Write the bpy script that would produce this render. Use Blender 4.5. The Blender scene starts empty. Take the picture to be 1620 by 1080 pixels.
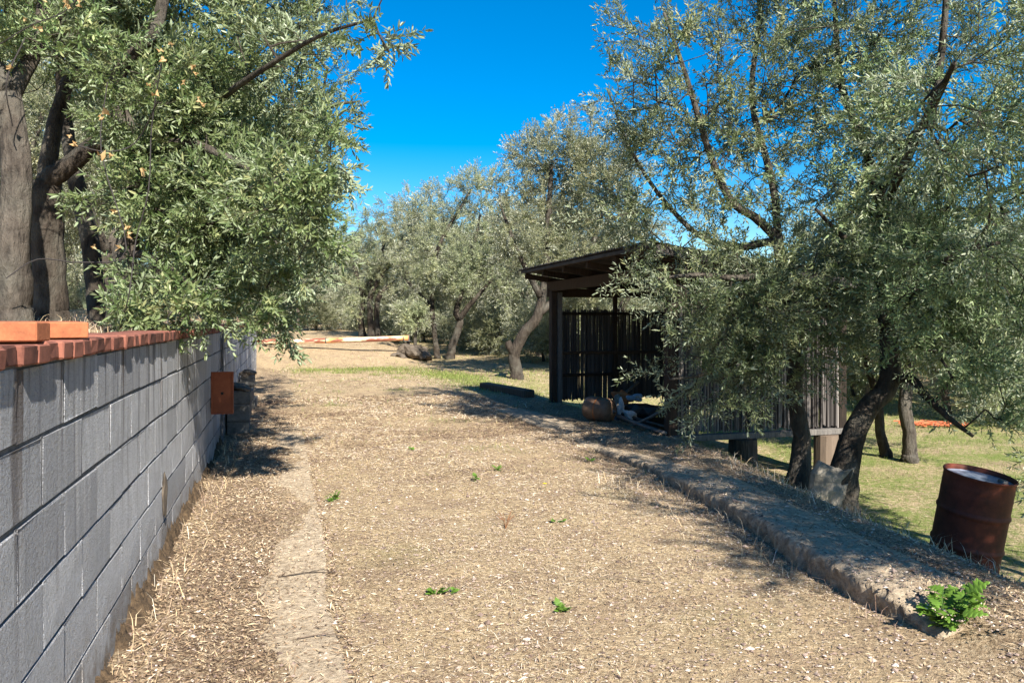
import bpy, math, random
import numpy as np
from mathutils import Vector, Matrix, Quaternion

S = bpy.context.scene
COL = S.collection
R = math.radians

# ------------------------------------------------------------------ camera, world, sun, exposure
EYE = 1.37
F_PX = 1230.0                      # focal length in pixels of the 1620 px wide photograph
cam_d = bpy.data.cameras.new('camera')
cam = bpy.data.objects.new('camera', cam_d); COL.objects.link(cam)
cam.location = (0, 0, EYE); cam.rotation_euler = (R(90), 0, 0)
cam_d.sensor_width = 36.0; cam_d.lens = 36.0*F_PX/1620.0
cam_d.shift_y = -32.0/1620.0
cam_d.clip_start = 0.05; cam_d.clip_end = 2000
S.camera = cam

SUN_EL, SUN_AZ = R(38), R(155)     # azimuth clockwise from +Y (behind the camera, to the right)
sdir = Vector((math.sin(SUN_AZ)*math.cos(SUN_EL), math.cos(SUN_AZ)*math.cos(SUN_EL), math.sin(SUN_EL)))
world = bpy.data.worlds.new('World'); S.world = world; world.use_nodes = True
wn = world.node_tree.nodes; wl = world.node_tree.links
bg = wn['Background']
sky = wn.new('ShaderNodeTexSky'); sky.sky_type = 'NISHITA'; sky.sun_disc = False
sky.sun_elevation = SUN_EL; sky.sun_rotation = SUN_AZ
sky.altitude = 300; sky.air_density = 1.0; sky.dust_density = 0.25; sky.ozone_density = 3.0
hsv = wn.new('ShaderNodeHueSaturation'); hsv.inputs['Saturation'].default_value = 1.6
hsv.inputs['Hue'].default_value = 0.5
wl.new(sky.outputs[0], hsv.inputs['Color']); wl.new(hsv.outputs[0], bg.inputs['Color'])
bg.inputs['Strength'].default_value = 0.073
sun_d = bpy.data.lights.new('sun', 'SUN'); sun_d.energy = 5.0; sun_d.angle = R(0.5); sun_d.color = (1, 0.93, 0.82)
sun = bpy.data.objects.new('sun', sun_d); COL.objects.link(sun)
sun.rotation_euler = sdir.to_track_quat('Z', 'Y').to_euler(); sun.location = (0, 0, 20)
S.view_settings.view_transform = 'Standard'; S.view_settings.look = 'None'
S.view_settings.exposure = 1.35; S.view_settings.gamma = 1.0; S.view_settings.use_curve_mapping = False
S.render.engine = 'CYCLES'
S.cycles.max_bounces = 8; S.cycles.diffuse_bounces = 3; S.cycles.glossy_bounces = 3
S.cycles.transmission_bounces = 4; S.cycles.transparent_max_bounces = 4
S.cycles.use_denoising = True

# ------------------------------------------------------------------ frames of reference
# w = metres from the wall's face towards the track, s = metres along the wall
DW = np.array([-0.283, 0.9591]); NW = np.array([0.9591, 0.283]); OW = np.array([-0.695, 0.0])
WALL_ROT = math.atan2(0.283, 0.9591)          # rotation taking +X to NW
def ws(w, s): return OW[0]+w*NW[0]+s*DW[0], OW[1]+w*NW[1]+s*DW[1]
def to_ws(x, y):
    dx = x-OW[0]; dy = y-OW[1]
    return dx*NW[0]+dy*NW[1], dx*DW[0]+dy*DW[1]
def sm(a, b, x):
    t = np.clip((x-a)/(b-a), 0, 1); return t*t*(3-2*t)
def wav(x, y, f, ph=0.0):
    return (np.sin(x*f+1.3*np.sin(y*f*0.7+ph)+ph)*np.cos(y*f*1.13+0.9*np.sin(x*f*0.6-ph)+2.1*ph))
KERB_W = lambda s: 3.86-0.50*sm(6.6, 2.2, s)
def gz(x, y):
    x = np.asarray(x, float); y = np.asarray(y, float)
    w, s = to_ws(x, y)
    n = 0.012*wav(x, y, 1.7, .4)+0.006*wav(x, y, 5.1, 1.7)+0.003*wav(x, y, 13., .9)
    far = sm(14, 60, s)
    n = n+0.05*wav(x, y, .5, 2.)*sm(8, 16, s)
    # track
    track = 0.05*sm(16, 23, s)*0 + n
    # right of the kerb: shoulder, then the lower field
    kw = KERB_W(s)
    sh = 0.075
    u1 = 0.58+0.45*sm(5.6, 8.6, s)
    drop = sm(0, 1, (w-kw-u1)/(1.75+.4*sm(5.6, 8.6, s)))
    fld = -0.60*(1-sm(13.5, 19, s)) - 0.03*sm(5, 14, w)
    fld = fld+0.015*np.clip(s-24, 0, 60)
    shoulder_lvl = sh*(1-sm(6.5, 9, s))
    right = (shoulder_lvl)*(1-drop)+fld*drop+n
    step = sm(kw+0.02, kw+0.30, w)
    z = track*(1-step)+right*step
    # bank that closes the track, and the higher ground behind it
    bank_h = 0.52+0.028*np.clip(s-27.2, 0, 90)
    bk = sm(22.6, 27.2, s+0.25*wav(x, y, .9, .3))
    lim = 1-sm(4.3, 5.6, w+0.2*wav(x, y, 1.3, .7))
    z = z*(1-bk*lim)+(bank_h+n)*bk*lim
    far_r = 0.012*np.clip(s-27, 0, 90)
    z = z+far_r*(1-lim)
    # terrace behind the wall
    ter = 1.275+0.10*sm(-0.3, -2.2, w)+0.035*np.clip(-w-1.5, 0, 60)+n*1.6
    ter = ter+0.008*np.clip(s-10, 0, 60)
    edge = -0.12-0.0*s
    tmask_wall = np.where(w < edge, 1.0, 0.0)
    tmask_free = sm(.4, -2.2, w)
    k = sm(20.6, 21.6, s)
    tmask = tmask_wall*(1-k)+tmask_free*k
    return z*(1-tmask)+np.maximum(ter, z)*tmask
def gz1(x, y): return float(gz(x, y))
def at(px, Y, z=None, py=None):
    """a point of the place seen at column px, Y metres away"""
    X = (px-810)/F_PX*Y
    if py is not None: z = EYE-(py-508)/F_PX*Y
    if z is None: z = gz1(X, Y)
    return np.array([X, Y, z])

# ------------------------------------------------------------------ helpers
def np_mesh(name, V, faces, mat, tint=None, smooth=False):
    """faces: list of int arrays (n,k)"""
    me = bpy.data.meshes.new(name)
    V = np.asarray(V, np.float32)
    me.vertices.add(len(V)); me.vertices.foreach_set('co', V.ravel())
    tot = []; idx = []
    for f in faces:
        f = np.asarray(f, np.int32)
        if len(f) == 0: continue
        idx.append(f.ravel()); tot.append(np.full(len(f), f.shape[1], np.int32))
    idx = np.concatenate(idx); tot = np.concatenate(tot)
    me.loops.add(len(idx)); me.loops.foreach_set('vertex_index', idx)
    me.polygons.add(len(tot))
    st = np.concatenate([[0], np.cumsum(tot)[:-1]]).astype(np.int32)
    me.polygons.foreach_set('loop_start', st); me.polygons.foreach_set('loop_total', tot)
    me.polygons.foreach_set('use_smooth', np.full(len(tot), smooth, bool))
    me.update(calc_edges=True); me.validate()
    if tint is not None:
        for nm, arr in (tint.items() if isinstance(tint, dict) else [('tint', tint)]):
            a = me.attributes.new(nm, 'FLOAT', 'POINT'); a.data.foreach_set('value', np.asarray(arr, np.float32))
    me.materials.append(mat)
    return me
def link(name, me, parent=None, loc=None, rot=None, label=None, cat=None, group=None, kind=None):
    o = bpy.data.objects.new(name, me); COL.objects.link(o)
    if parent is not None: o.parent = parent
    if loc is not None: o.location = loc
    if rot is not None: o.rotation_euler = rot
    if label: o['label'] = label
    if cat: o['category'] = cat
    if group: o['group'] = group
    if kind: o['kind'] = kind
    return o
def thing(name, label, cat, loc=(0, 0, 0), rot=(0, 0, 0), group=None):
    return link(name, None, None, loc, rot, label, cat, group)

class MB:
    """collects boxes, tubes, lathes into one mesh"""
    def __init__(s): s.V = []; s.F4 = []; s.F3 = []; s.n = 0; s.T = []
    def add(s, V, f4=None, f3=None, t=0.0):
        V = np.asarray(V, float)
        if f4 is not None and len(f4): s.F4.append(np.asarray(f4)+s.n)
        if f3 is not None and len(f3): s.F3.append(np.asarray(f3)+s.n)
        s.V.append(V); s.n += len(V); s.T.append(np.full(len(V), t) if np.isscalar(t) else np.asarray(t))
    def box(s, lo, hi, t=0.0, M=None, b=0.0):
        """box with optional bevel b (chamfered on all edges)"""
        lo = np.array(lo, float); hi = np.array(hi, float)
        if b <= 0:
            V = np.array([[(lo, hi)[i][0], (lo, hi)[j][1], (lo, hi)[k][2]] for i in (0, 1) for j in (0, 1) for k in (0, 1)])
            f = [[0, 1, 3, 2], [4, 6, 7, 5], [0, 4, 5, 1], [2, 3, 7, 6], [0, 2, 6, 4], [1, 5, 7, 3]]
            f3 = None
        else:
            V = []; f = []; f3 = []; cid = {}
            for i in (0, 1):
                for j in (0, 1):
                    for k in (0, 1):
                        c = np.array([(lo, hi)[i][0], (lo, hi)[j][1], (lo, hi)[k][2]])
                        sg = np.array([1-2*i, 1-2*j, 1-2*k])*b
                        for ax in range(3):
                            d = sg.copy(); d[ax] = 0
                            cid[(i, j, k, ax)] = len(V); V.append(c+d)
            def quad(a): f.append(a)
            for ax in range(3):
                o1, o2 = [a for a in range(3) if a != ax]
                for e in (0, 1):
                    q = []
                    for (p, r_) in ((0, 0), (1, 0), (1, 1), (0, 1)):
                        key = [0, 0, 0]; key[ax] = e; key[o1] = p; key[o2] = r_
                        q.append(cid[(*key, ax)])
                    n = np.cross(np.array(V[q[1]])-V[q[0]], np.array(V[q[2]])-V[q[0]])[ax]
                    if (n > 0) != (e == 1): q = q[::-1]
                    quad(q)
            cen = (lo+hi)/2
            def orient(q):
                P = np.array([V[a] for a in q]); n = np.cross(P[1]-P[0], P[2]-P[0])
                return q if np.dot(n, P.mean(0)-cen) > 0 else q[::-1]
            for ax in range(3):
                o1, o2 = [a for a in range(3) if a != ax]
                for p in (0, 1):
                    for r_ in (0, 1):
                        k0 = [0, 0, 0]; k1 = [0, 0, 0]
                        k0[ax] = 0; k1[ax] = 1
                        k0[o1] = k1[o1] = p; k0[o2] = k1[o2] = r_
                        quad(orient([cid[(*k0, o1)], cid[(*k1, o1)], cid[(*k1, o2)], cid[(*k0, o2)]]))
            for i in (0, 1):
                for j in (0, 1):
                    for k in (0, 1):
                        f3.append(orient([cid[(i, j, k, 0)], cid[(i, j, k, 1)], cid[(i, j, k, 2)]]))
            V = np.array(V)
        if M is not None: V = V@np.array(M.to_3x3()).T+np.array(M.translation)
        s.add(V, f, f3, t)
    def tube(s, pts, rad, k=6, t=0.0, cap=True, gnarl=0.0, ph=0.0):
        P = np.asarray(pts, float); n = len(P)
        r = np.full(n, rad) if np.isscalar(rad) else np.asarray(rad, float)
        T = np.gradient(P, axis=0); T /= np.linalg.norm(T, axis=1)[:, None]+1e-9
        ref = np.array([0., 0, 1]) if abs(T[:, 2]).mean() < .8 else np.array([1., 0, 0])
        U = np.cross(T, ref); U /= np.linalg.norm(U, axis=1)[:, None]+1e-9
        W = np.cross(T, U)
        a = np.arange(k)*2*math.pi/k
        rr = r[:, None]*np.ones((1, k))
        if gnarl:
            h = np.linspace(0, n*.16, n)[:, None]
            rr = rr*(1+gnarl*(.5*np.sin(2*a[None]+ph+h*.6)+.4*np.sin(3*a[None]-ph*2+h*.9)+.35*np.sin(5*a[None]+3*ph+h*1.7)+.25*np.sin(7*a[None]-h*2.3+ph)))
        V = P[:, None]+rr[..., None]*(np.cos(a)[None, :, None]*U[:, None]+np.sin(a)[None, :, None]*W[:, None])
        V = V.reshape(-1, 3)
        i = np.arange(n-1)[:, None]*k; j = np.arange(k)[None]; j2 = (j+1) % k
        q = np.stack([i+j, i+j2, i+k+j2, i+k+j], -1).reshape(-1, 4)
        f3 = None
        if cap:
            V = np.vstack([V, P[:1], P[-1:]]); c0 = n*k; c1 = c0+1
            jj = np.arange(k)
            f3 = np.vstack([np.stack([np.full(k, c0), (jj+1) % k, jj], -1), np.stack([np.full(k, c1), (n-1)*k+jj, (n-1)*k+(jj+1) % k], -1)])
        s.add(V, q, f3, t)
    def lathe(s, prof, k=32, t=0.0, M=None):
        prof = np.array(prof, float); n = len(prof); a = np.arange(k)*2*math.pi/k
        V = np.stack([prof[:, 0:1]*np.cos(a), prof[:, 0:1]*np.sin(a), prof[:, 1:2]*np.ones((1, k))], -1).reshape(-1, 3)
        i = np.arange(n-1)[:, None]*k; j = np.arange(k)[None]; j2 = (j+1) % k
        q = np.stack([i+j, i+j2, i+k+j2, i+k+j], -1).reshape(-1, 4)
        if M is not None: V = V@np.array(M.to_3x3()).T+np.array(M.translation)
        s.add(V, q, None, t)
    def mesh(s, name, mat, smooth=False):
        F = []
        if s.F4: F.append(np.vstack(s.F4))
        if s.F3: F.append(np.vstack(s.F3))
        return np_mesh(name, np.vstack(s.V), F, mat, np.concatenate(s.T), smooth)

# ------------------------------------------------------------------ materials
def mat(name):
    m = bpy.data.materials.new(name); m.use_nodes = True
    nt = m.node_tree; b = nt.nodes['Principled BSDF']
    return m, nt, b
class NT:
    def __init__(s, nt): s.nt = nt
    def n(s, typ, **kw):
        x = s.nt.nodes.new(typ)
        for k, v in kw.items(): setattr(x, k, v)
        return x
    def l(s, a, b): s.nt.links.new(a, b)
    def pos(s, obj=False):
        if obj: return s.n('ShaderNodeTexCoord').outputs['Object']
        return s.n('ShaderNodeNewGeometry').outputs['Position']
    def mapping(s, vec, scale=(1, 1, 1), rot=(0, 0, 0)):
        m = s.n('ShaderNodeMapping'); m.inputs['Scale'].default_value = scale; m.inputs['Rotation'].default_value = rot
        s.l(vec, m.inputs['Vector']); return m.outputs[0]
    def noise(s, vec, scale, detail=6, rough=.6, dist=0):
        x = s.n('ShaderNodeTexNoise'); x.inputs['Scale'].default_value = scale; x.inputs['Detail'].default_value = detail
        x.inputs['Roughness'].default_value = rough; x.inputs['Distortion'].default_value = dist
        if vec is not None: s.l(vec, x.inputs['Vector'])
        return x.outputs['Fac']
    def ramp(s, fac, stops, interp='LINEAR'):
        x = s.n('ShaderNodeValToRGB'); x.color_ramp.interpolation = interp
        e = x.color_ramp.elements
        while len(e) < len(stops): e.new(0.5)
        for el, (p, c) in zip(e, stops):
            el.position = p; el.color = (*c, 1) if len(c) == 3 else c
        s.l(fac, x.inputs['Fac']); return x.outputs['Color']
    def mix(s, fac, a, b, mode='MIX'):
        x = s.n('ShaderNodeMix', data_type='RGBA', blend_type=mode)
        for inp, v in ((x.inputs[0], fac), (x.inputs[6], a), (x.inputs[7], b)):
            if isinstance(v, (int, float)): inp.default_value = v
            elif isinstance(v, tuple): inp.default_value = (*v, 1)
            else: s.l(v, inp)
        return x.outputs[2]
    def math(s, op, a, b=0.0, c=0.0):
        x = s.n('ShaderNodeMath', operation=op)
        for i, v in enumerate((a, b, c)):
            if isinstance(v, (int, float)): x.inputs[i].default_value = v
            else: s.l(v, x.inputs[i])
        return x.outputs[0]
    def attr(s, name):
        a = s.n('ShaderNodeAttribute'); a.attribute_name = name; return a.outputs['Fac']
    def bump(s, h, strength=.5, dist=.01, bsdf=None, normal=None):
        b = s.n('ShaderNodeBump'); b.inputs['Strength'].default_value = strength; b.inputs['Distance'].default_value = dist
        s.l(h, b.inputs['Height'])
        if normal is not None: s.l(normal, b.inputs['Normal'])
        if bsdf: s.l(b.outputs[0], bsdf.inputs['Normal'])
        return b.outputs[0]
    def rnd(s): return s.n('ShaderNodeObjectInfo').outputs['Random']

def leaf_material(name, top_stops, under, trans=0.25, rough=.42):
    m, nt, b = mat(name); N = NT(nt)
    t = N.attr('tint')
    top = N.ramp(t, top_stops)
    oi = N.rnd()
    hue = N.n('ShaderNodeHueSaturation'); N.l(top, hue.inputs['Color'])
    N.l(N.math('MULTIPLY_ADD', oi, .5, .8), hue.inputs['Value'])
    N.l(N.math('MULTIPLY_ADD', oi, .03, .485), hue.inputs['Hue'])
    back = N.n('ShaderNodeNewGeometry').outputs['Backfacing']
    col = N.mix(back, hue.outputs[0], under)
    N.l(col, b.inputs['Base Color']); b.inputs['Roughness'].default_value = rough
    b.inputs['Specular IOR Level'].default_value = .4
    tr = N.n('ShaderNodeBsdfTranslucent')
    tc = N.mix(.5, hue.outputs[0], (.26, .36, .10)); N.l(tc, tr.inputs['Color'])
    mx = N.n('ShaderNodeMixShader'); mx.inputs[0].default_value = trans
    N.l(b.outputs[0], mx.inputs[1]); N.l(tr.outputs[0], mx.inputs[2])
    N.l(mx.outputs[0], nt.nodes['Material Output'].inputs['Surface'])
    return m
M_LEAF_GREEN = leaf_material('olive_leaf_green', [(0, (.07, .12, .035)), (.4, (.15, .21, .085)), (.8, (.24, .295, .13)), (1, (.34, .36, .17))], (.25, .30, .18))
M_LEAF = leaf_material('olive_leaf', [(0, (.07, .105, .045)), (.4, (.155, .20, .095)), (.8, (.24, .285, .145)), (1, (.33, .34, .17))], (.30, .34, .235))
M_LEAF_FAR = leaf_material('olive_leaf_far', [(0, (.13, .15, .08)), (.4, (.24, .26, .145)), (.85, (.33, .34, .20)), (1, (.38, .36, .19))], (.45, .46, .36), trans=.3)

def bark_material(name, dark, light, sc=1.0):
    m, nt, b = mat(name); N = NT(nt)
    p = N.pos()
    st = N.mapping(p, (1, 1, .28))
    v = N.n('ShaderNodeTexVoronoi', feature='DISTANCE_TO_EDGE'); v.inputs['Scale'].default_value = 34*sc
    wob = N.noise(p, 9*sc, 3)
    mv = N.n('ShaderNodeVectorMath', operation='ADD'); N.l(st, mv.inputs[0])
    cmb = N.n('ShaderNodeCombineXYZ'); N.l(N.math('MULTIPLY', wob, .12), cmb.inputs[0]); N.l(N.math('MULTIPLY', wob, .1), cmb.inputs[1])
    N.l(cmb.outputs[0], mv.inputs[1]); N.l(mv.outputs[0], v.inputs['Vector'])
    n1 = N.noise(st, 22*sc, 8, .65); n2 = N.noise(p, 3.2*sc, 4, .6)
    crack = N.ramp(v.outputs['Distance'], [(0, (0, 0, 0)), (.22, (1, 1, 1))])
    h = N.math('ADD', N.math('MULTIPLY', crack, .12), N.math('MULTIPLY', n1, 1.5))
    col = N.mix(N.ramp(n1, [(.3, (0, 0, 0)), (.72, (1, 1, 1))]), dark, light)
    col = N.mix(N.math('MULTIPLY', N.ramp(n2, [(.45, (0, 0, 0)), (.7, (1, 1, 1))]), .5), col, (.15, .145, .12))
    N.l(col, b.inputs['Base Color']); b.inputs['Roughness'].default_value = .9
    b.inputs['Specular IOR Level'].default_value = .2
    N.bump(h, 1.0, .03, b)
    return m
M_BARK = bark_material('olive_bark', (.024, .019, .016), (.125, .105, .085))
M_BARK_DARK = bark_material('dark_olive_bark', (.02, .016, .013), (.085, .068, .053))

def straw_ground():
    m, nt, b = mat('dry_grass_ground'); N = NT(nt)
    p = N.pos()
    fine = N.noise(p, 62, 4, .8); mid = N.noise(p, 17, 6, .7); big = N.noise(p, 1.1, 5, .6); huge = N.noise(p, .21, 4, .55)
    v = N.n('ShaderNodeTexVoronoi'); v.inputs['Scale'].default_value = 75; N.l(p, v.inputs['Vector']); v.inputs['Randomness'].default_value = 1.0
    chips = N.ramp(v.outputs['Color'], [(0, (.08, .052, .034)), (.3, (.34, .25, .15)), (.65, (.58, .46, .29)), (1, (.74, .63, .45))])
    straw = N.ramp(fine, [(.30, (.085, .055, .035)), (.5, (.42, .31, .18)), (.70, (.72, .58, .37))])
    base = N.mix(.55, straw, chips)
    base = N.mix(N.math('MULTIPLY', N.ramp(mid, [(.45, (0, 0, 0)), (.68, (1, 1, 1))]), .55), base, (.20, .14, .09))
    base = N.mix(N.math('MULTIPLY', N.ramp(big, [(.46, (0, 0, 0)), (.66, (1, 1, 1))]), .35), base, (.46, .35, .20))
    base = N.mix(N.math('MULTIPLY', N.ramp(N.noise(p, 2.3, 5, .65), [(.50, (0, 0, 0)), (.68, (1, 1, 1))]), .55), base, (.20, .13, .10))
    # bare pale earth
    earth = N.mix(fine, (.30, .21, .125), (.46, .35, .22))
    base = N.mix(N.attr('earth'), base, earth)
    # grey brown leaf litter along wall and kerb
    lit = N.ramp(v.outputs['Color'], [(0, (.075, .05, .034)), (.45, (.23, .165, .11)), (.8, (.40, .31, .21)), (1, (.56, .47, .35))])
    base = N.mix(N.attr('litter'), base, lit)
    # green grass areas
    gr = N.ramp(fine, [(.25, (.05, .075, .02)), (.5, (.16, .21, .05)), (.75, (.32, .33, .12))])
    gm = N.math('MULTIPLY', N.attr('green'), N.ramp(N.math('ADD', N.math('MULTIPLY', mid, .6), N.math('MULTIPLY', big, .5)), [(.46, (0, 0, 0)), (.62, (1, 1, 1))]))
    base = N.mix(gm, base, gr)
    N.l(base, b.inputs['Base Color']); b.inputs['Roughness'].default_value = .95; b.inputs['Specular IOR Level'].default_value = .15
    h = N.math('ADD', N.math('MULTIPLY', fine, .6), N.math('MULTIPLY', mid, 1.2))
    N.bump(h, 1.0, .03, b)
    return m
M_GROUND = straw_ground()

def tint_material(name, stops, rough=.9, trans=0.0, spec=.2):
    m, nt, b = mat(name); N = NT(nt)
    c = N.ramp(N.attr('tint'), stops)
    N.l(c, b.inputs['Base Color']); b.inputs['Roughness'].default_value = rough; b.inputs['Specular IOR Level'].default_value = spec
    if trans:
        tr = N.n('ShaderNodeBsdfTranslucent'); N.l(c, tr.inputs['Color'])
        mx = N.n('ShaderNodeMixShader'); mx.inputs[0].default_value = trans
        N.l(b.outputs[0], mx.inputs[1]); N.l(tr.outputs[0], mx.inputs[2]); N.l(mx.outputs[0], nt.nodes['Material Output'].inputs['Surface'])
    return m
M_STRAW = tint_material('straw', [(0, (.09, .055, .038)), (.2, (.22, .14, .10)), (.4, (.38, .285, .22)), (.6, (.58, .435, .25)), (.82, (.72, .58, .385)), (1, (.80, .73, .60))], .75, .15)
M_LITTER = tint_material('leaf_litter', [(0, (.08, .052, .035)), (.4, (.29, .20, .125)), (.75, (.52, .40, .255)), (1, (.74, .64, .48))], .8)
M_PEBBLE = tint_material('pebbles', [(0, (.07, .05, .042)), (.4, (.24, .175, .145)), (.75, (.46, .37, .31)), (1, (.70, .62, .54))], .85)
M_GRASS = tint_material('green_grass', [(0, (.07, .10, .025)), (.45, (.18, .25, .055)), (.75, (.32, .35, .11)), (1, (.50, .42, .22))], .7, .3)
M_WEED = tint_material('weed_leaf', [(0, (.06, .13, .02)), (.6, (.14, .26, .035)), (1, (.33, .42, .07))], .55, .35, .35)
M_DRYLEAF = tint_material('dry_leaf', [(0, (.30, .16, .06)), (.5, (.50, .32, .14)), (1, (.62, .46, .26))], .75, .35)
M_YELLOW = tint_material('yellow_petal', [(0, (.75, .55, .02)), (1, (.8, .62, .03))], .6, .2)

def concrete_block_mat():
    m, nt, b = mat('concrete_block'); N = NT(nt)
    p = N.pos(); o = N.rnd()
    fine = N.noise(p, 120, 3, .7); mid = N.noise(p, 14, 6, .65)
    st = N.noise(N.mapping(p, (7.5, 7.5, .55)), 1.6, 5, .6)        # vertical rain streaks
    st2 = N.noise(N.mapping(p, (14, 14, .7)), 1.0, 3, .5)
    col = N.mix(o, (.36, .372, .405), (.66, .675, .71))
    col = N.mix(N.math('MULTIPLY', N.ramp(mid, [(.35, (0, 0, 0)), (.7, (1, 1, 1))]), .5), col, (.38, .385, .39))
    z = N.n('ShaderNodeSeparateXYZ'); N.l(p, z.inputs[0])
    up = N.n('ShaderNodeMapRange'); up.inputs[1].default_value = .35; up.inputs[2].default_value = 1.25; N.l(z.outputs[2], up.inputs[0])
    dark = N.math('MULTIPLY', N.ramp(st, [(.53, (0, 0, 0)), (.66, (1, 1, 1))]), N.math('MULTIPLY', up.outputs[0], .75))
    col = N.mix(dark, col, (.055, .055, .06))
    wht = N.math('MULTIPLY', N.ramp(st2, [(.55, (0, 0, 0)), (.68, (1, 1, 1))]), N.math('MULTIPLY', up.outputs[0], .85))
    col = N.mix(wht, col, (.70, .70, .71))
    rst = N.math('MULTIPLY', N.ramp(N.noise(N.mapping(p, (5.1, 5.1, .35)), 1.9, 3, .5), [(.61, (0, 0, 0)), (.68, (1, 1, 1))]), up.outputs[0])
    col = N.mix(N.math('MULTIPLY', rst, .85), col, (.06, .035, .022))
    col = N.mix(N.math('MULTIPLY', N.ramp(N.noise(p, 75, 4, .75), [(.33, (1, 1, 1)), (.48, (0, 0, 0))]), .4), col, (.17, .17, .18))
    lowz = N.n('ShaderNodeMapRange'); lowz.inputs[1].default_value = .34; lowz.inputs[2].default_value = .02; N.l(z.outputs[2], lowz.inputs[0])
    col = N.mix(N.math('MULTIPLY', lowz.outputs[0], N.ramp(N.noise(p, 9, 5, .7), [(.35, (0, 0, 0)), (.65, (1, 1, 1))])), col, (.20, .15, .10))
    N.l(col, b.inputs['Base Color']); b.inputs['Roughness'].default_value = .92; b.inputs['Specular IOR Level'].default_value = .2
    h = N.math('ADD', fine, N.math('MULTIPLY', N.noise(p, 55, 4, .7), 1.3))
    N.bump(h, 1.0, .022, b)
    return m
M_BLOCK = concrete_block_mat()

def simple(name, a, bcol, scale=12, rough=.85, bump=.4, dist=.006, streak=False, spec=.3, metal=0.0, rnd=False, obj=False):
    m, nt, b = mat(name); N = NT(nt)
    p = N.pos(obj)
    n1 = N.noise(N.mapping(p, (6, 6, .6)) if streak else p, scale, 7, .65)
    n2 = N.noise(p, scale*7, 4, .7)
    f = N.math('ADD', N.math('MULTIPLY', n1, .75), N.math('MULTIPLY', n2, .25))
    if rnd: f = N.math('ADD', f, N.math('MULTIPLY_ADD', N.rnd(), .34, -.17))
    col = N.ramp(f, [(.34, a), (.66, bcol)])
    N.l(col, b.inputs['Base Color']); b.inputs['Roughness'].default_value = rough
    b.inputs['Specular IOR Level'].default_value = spec; b.inputs['Metallic'].default_value = metal
    N.bump(f, bump, dist, b)
    return m
M_OLDBLOCK = simple('grimy_block', (.05, .05, .048), (.17, .165, .155), 8, .95, .6, .008)
M_MORTAR = simple('mortar', (.05, .052, .056), (.16, .16, .165), 30, .95)
M_BRICK = simple('red_brick', (.09, .034, .025), (.26, .10, .068), 16, .9, .5, .004, rnd=True)
M_BRICK_ORANGE = simple('orange_brick', (.22, .075, .036), (.43, .15, .065), 18, .9, .7, .005)
M_CONCRETE = simple('old_concrete', (.22, .165, .11), (.60, .49, .35), 26, .95, 1.0, .03)
M_STONE = simple('pale_stone', (.11, .10, .08), (.34, .305, .25), 7, .95, .8, .02)
M_SOIL = simple('dry_clod', (.035, .024, .016), (.135, .09, .05), 40, .98, .9, .02)
M_RUST_DRUM = simple('rusty_drum_paint', (.035, .009, .006), (.155, .036, .018), 4.5, .62, .5, .004, spec=.3, streak=False, obj=True)
M_LID = simple('drum_lid_paint', (.07, .09, .14), (.32, .37, .46), 7, .35, .2, .002, spec=.5)
M_WOOD = simple('weathered_wood', (.045, .034, .026), (.16, .12, .09), 9, .9, .6, .006, streak=True, rnd=True)
M_WOOD_GREY = simple('grey_wood', (.07, .065, .062), (.19, .175, .16), 9, .9, .6, .006, streak=True)
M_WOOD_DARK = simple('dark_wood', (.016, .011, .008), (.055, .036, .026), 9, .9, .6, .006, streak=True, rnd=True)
M_ROOF = simple('dark_roof_sheet', (.028, .026, .026), (.085, .075, .07), 4, .8, .4, .004)
M_RUSTPLATE = simple('rust_red_plate', (.20, .055, .025), (.32, .095, .042), 5, .7, .2, .003, spec=.4)
M_STEEL = simple('dull_steel', (.08, .075, .07), (.20, .185, .17), 14, .55, .2, .002, metal=.5)
M_TANK = simple('rusty_tank', (.10, .055, .032), (.24, .15, .095), 7, .6, .3, .003, spec=.4)
M_WHITE = simple('dirty_white_plastic', (.45, .46, .48), (.72, .73, .74), 9, .5, .2, .003)
M_BLUE = simple('pale_blue_plastic', (.20, .32, .42), (.36, .48, .56), 9, .45, .2, .003)
M_RUST = simple('bright_rust', (.20, .07, .025), (.46, .18, .07), 11, .85, .4, .004)
M_TARP = simple('black_sheeting', (.012, .012, .013), (.03, .03, .032), 8, .45, .3, .004)
M_NET = simple('orange_mesh', (.42, .11, .05), (.58, .17, .07), 11, .7, .2, .002)
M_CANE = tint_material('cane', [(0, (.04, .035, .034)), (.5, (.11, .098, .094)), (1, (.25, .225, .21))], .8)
M_ROCK = simple('dark_rock', (.05, .04, .03), (.16, .13, .10), 6, .95, .8, .02)

def pipe_mat():
    m, nt, b = mat('barrier_paint'); N = NT(nt)
    p = N.pos(True)
    n = N.noise(N.mapping(p, (1.1, 5, 5)), 1.4, 6, .65)
    rust = N.noise(p, 26, 5, .7)
    paint = N.mix(N.ramp(N.noise(N.mapping(p, (.7, 2, 2)), 1.3, 3, .5), [(.42, (0, 0, 0)), (.56, (1, 1, 1))]), (.70, .30, .10), (.72, .56, .40))
    rc = N.mix(rust, (.13, .04, .03), (.33, .11, .06))
    c = N.mix(N.ramp(n, [(.50, (0, 0, 0)), (.56, (1, 1, 1))]), paint, rc)
    N.l(c, b.inputs['Base Color']); b.inputs['Roughness'].default_value = .6
    N.bump(rust, .3, .004, b)
    return m
M_PIPE = pipe_mat()
M_HILL = simple('wooded_ground', (.035, .05, .02), (.10, .115, .055), .35, .95, .5, .5)

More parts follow.
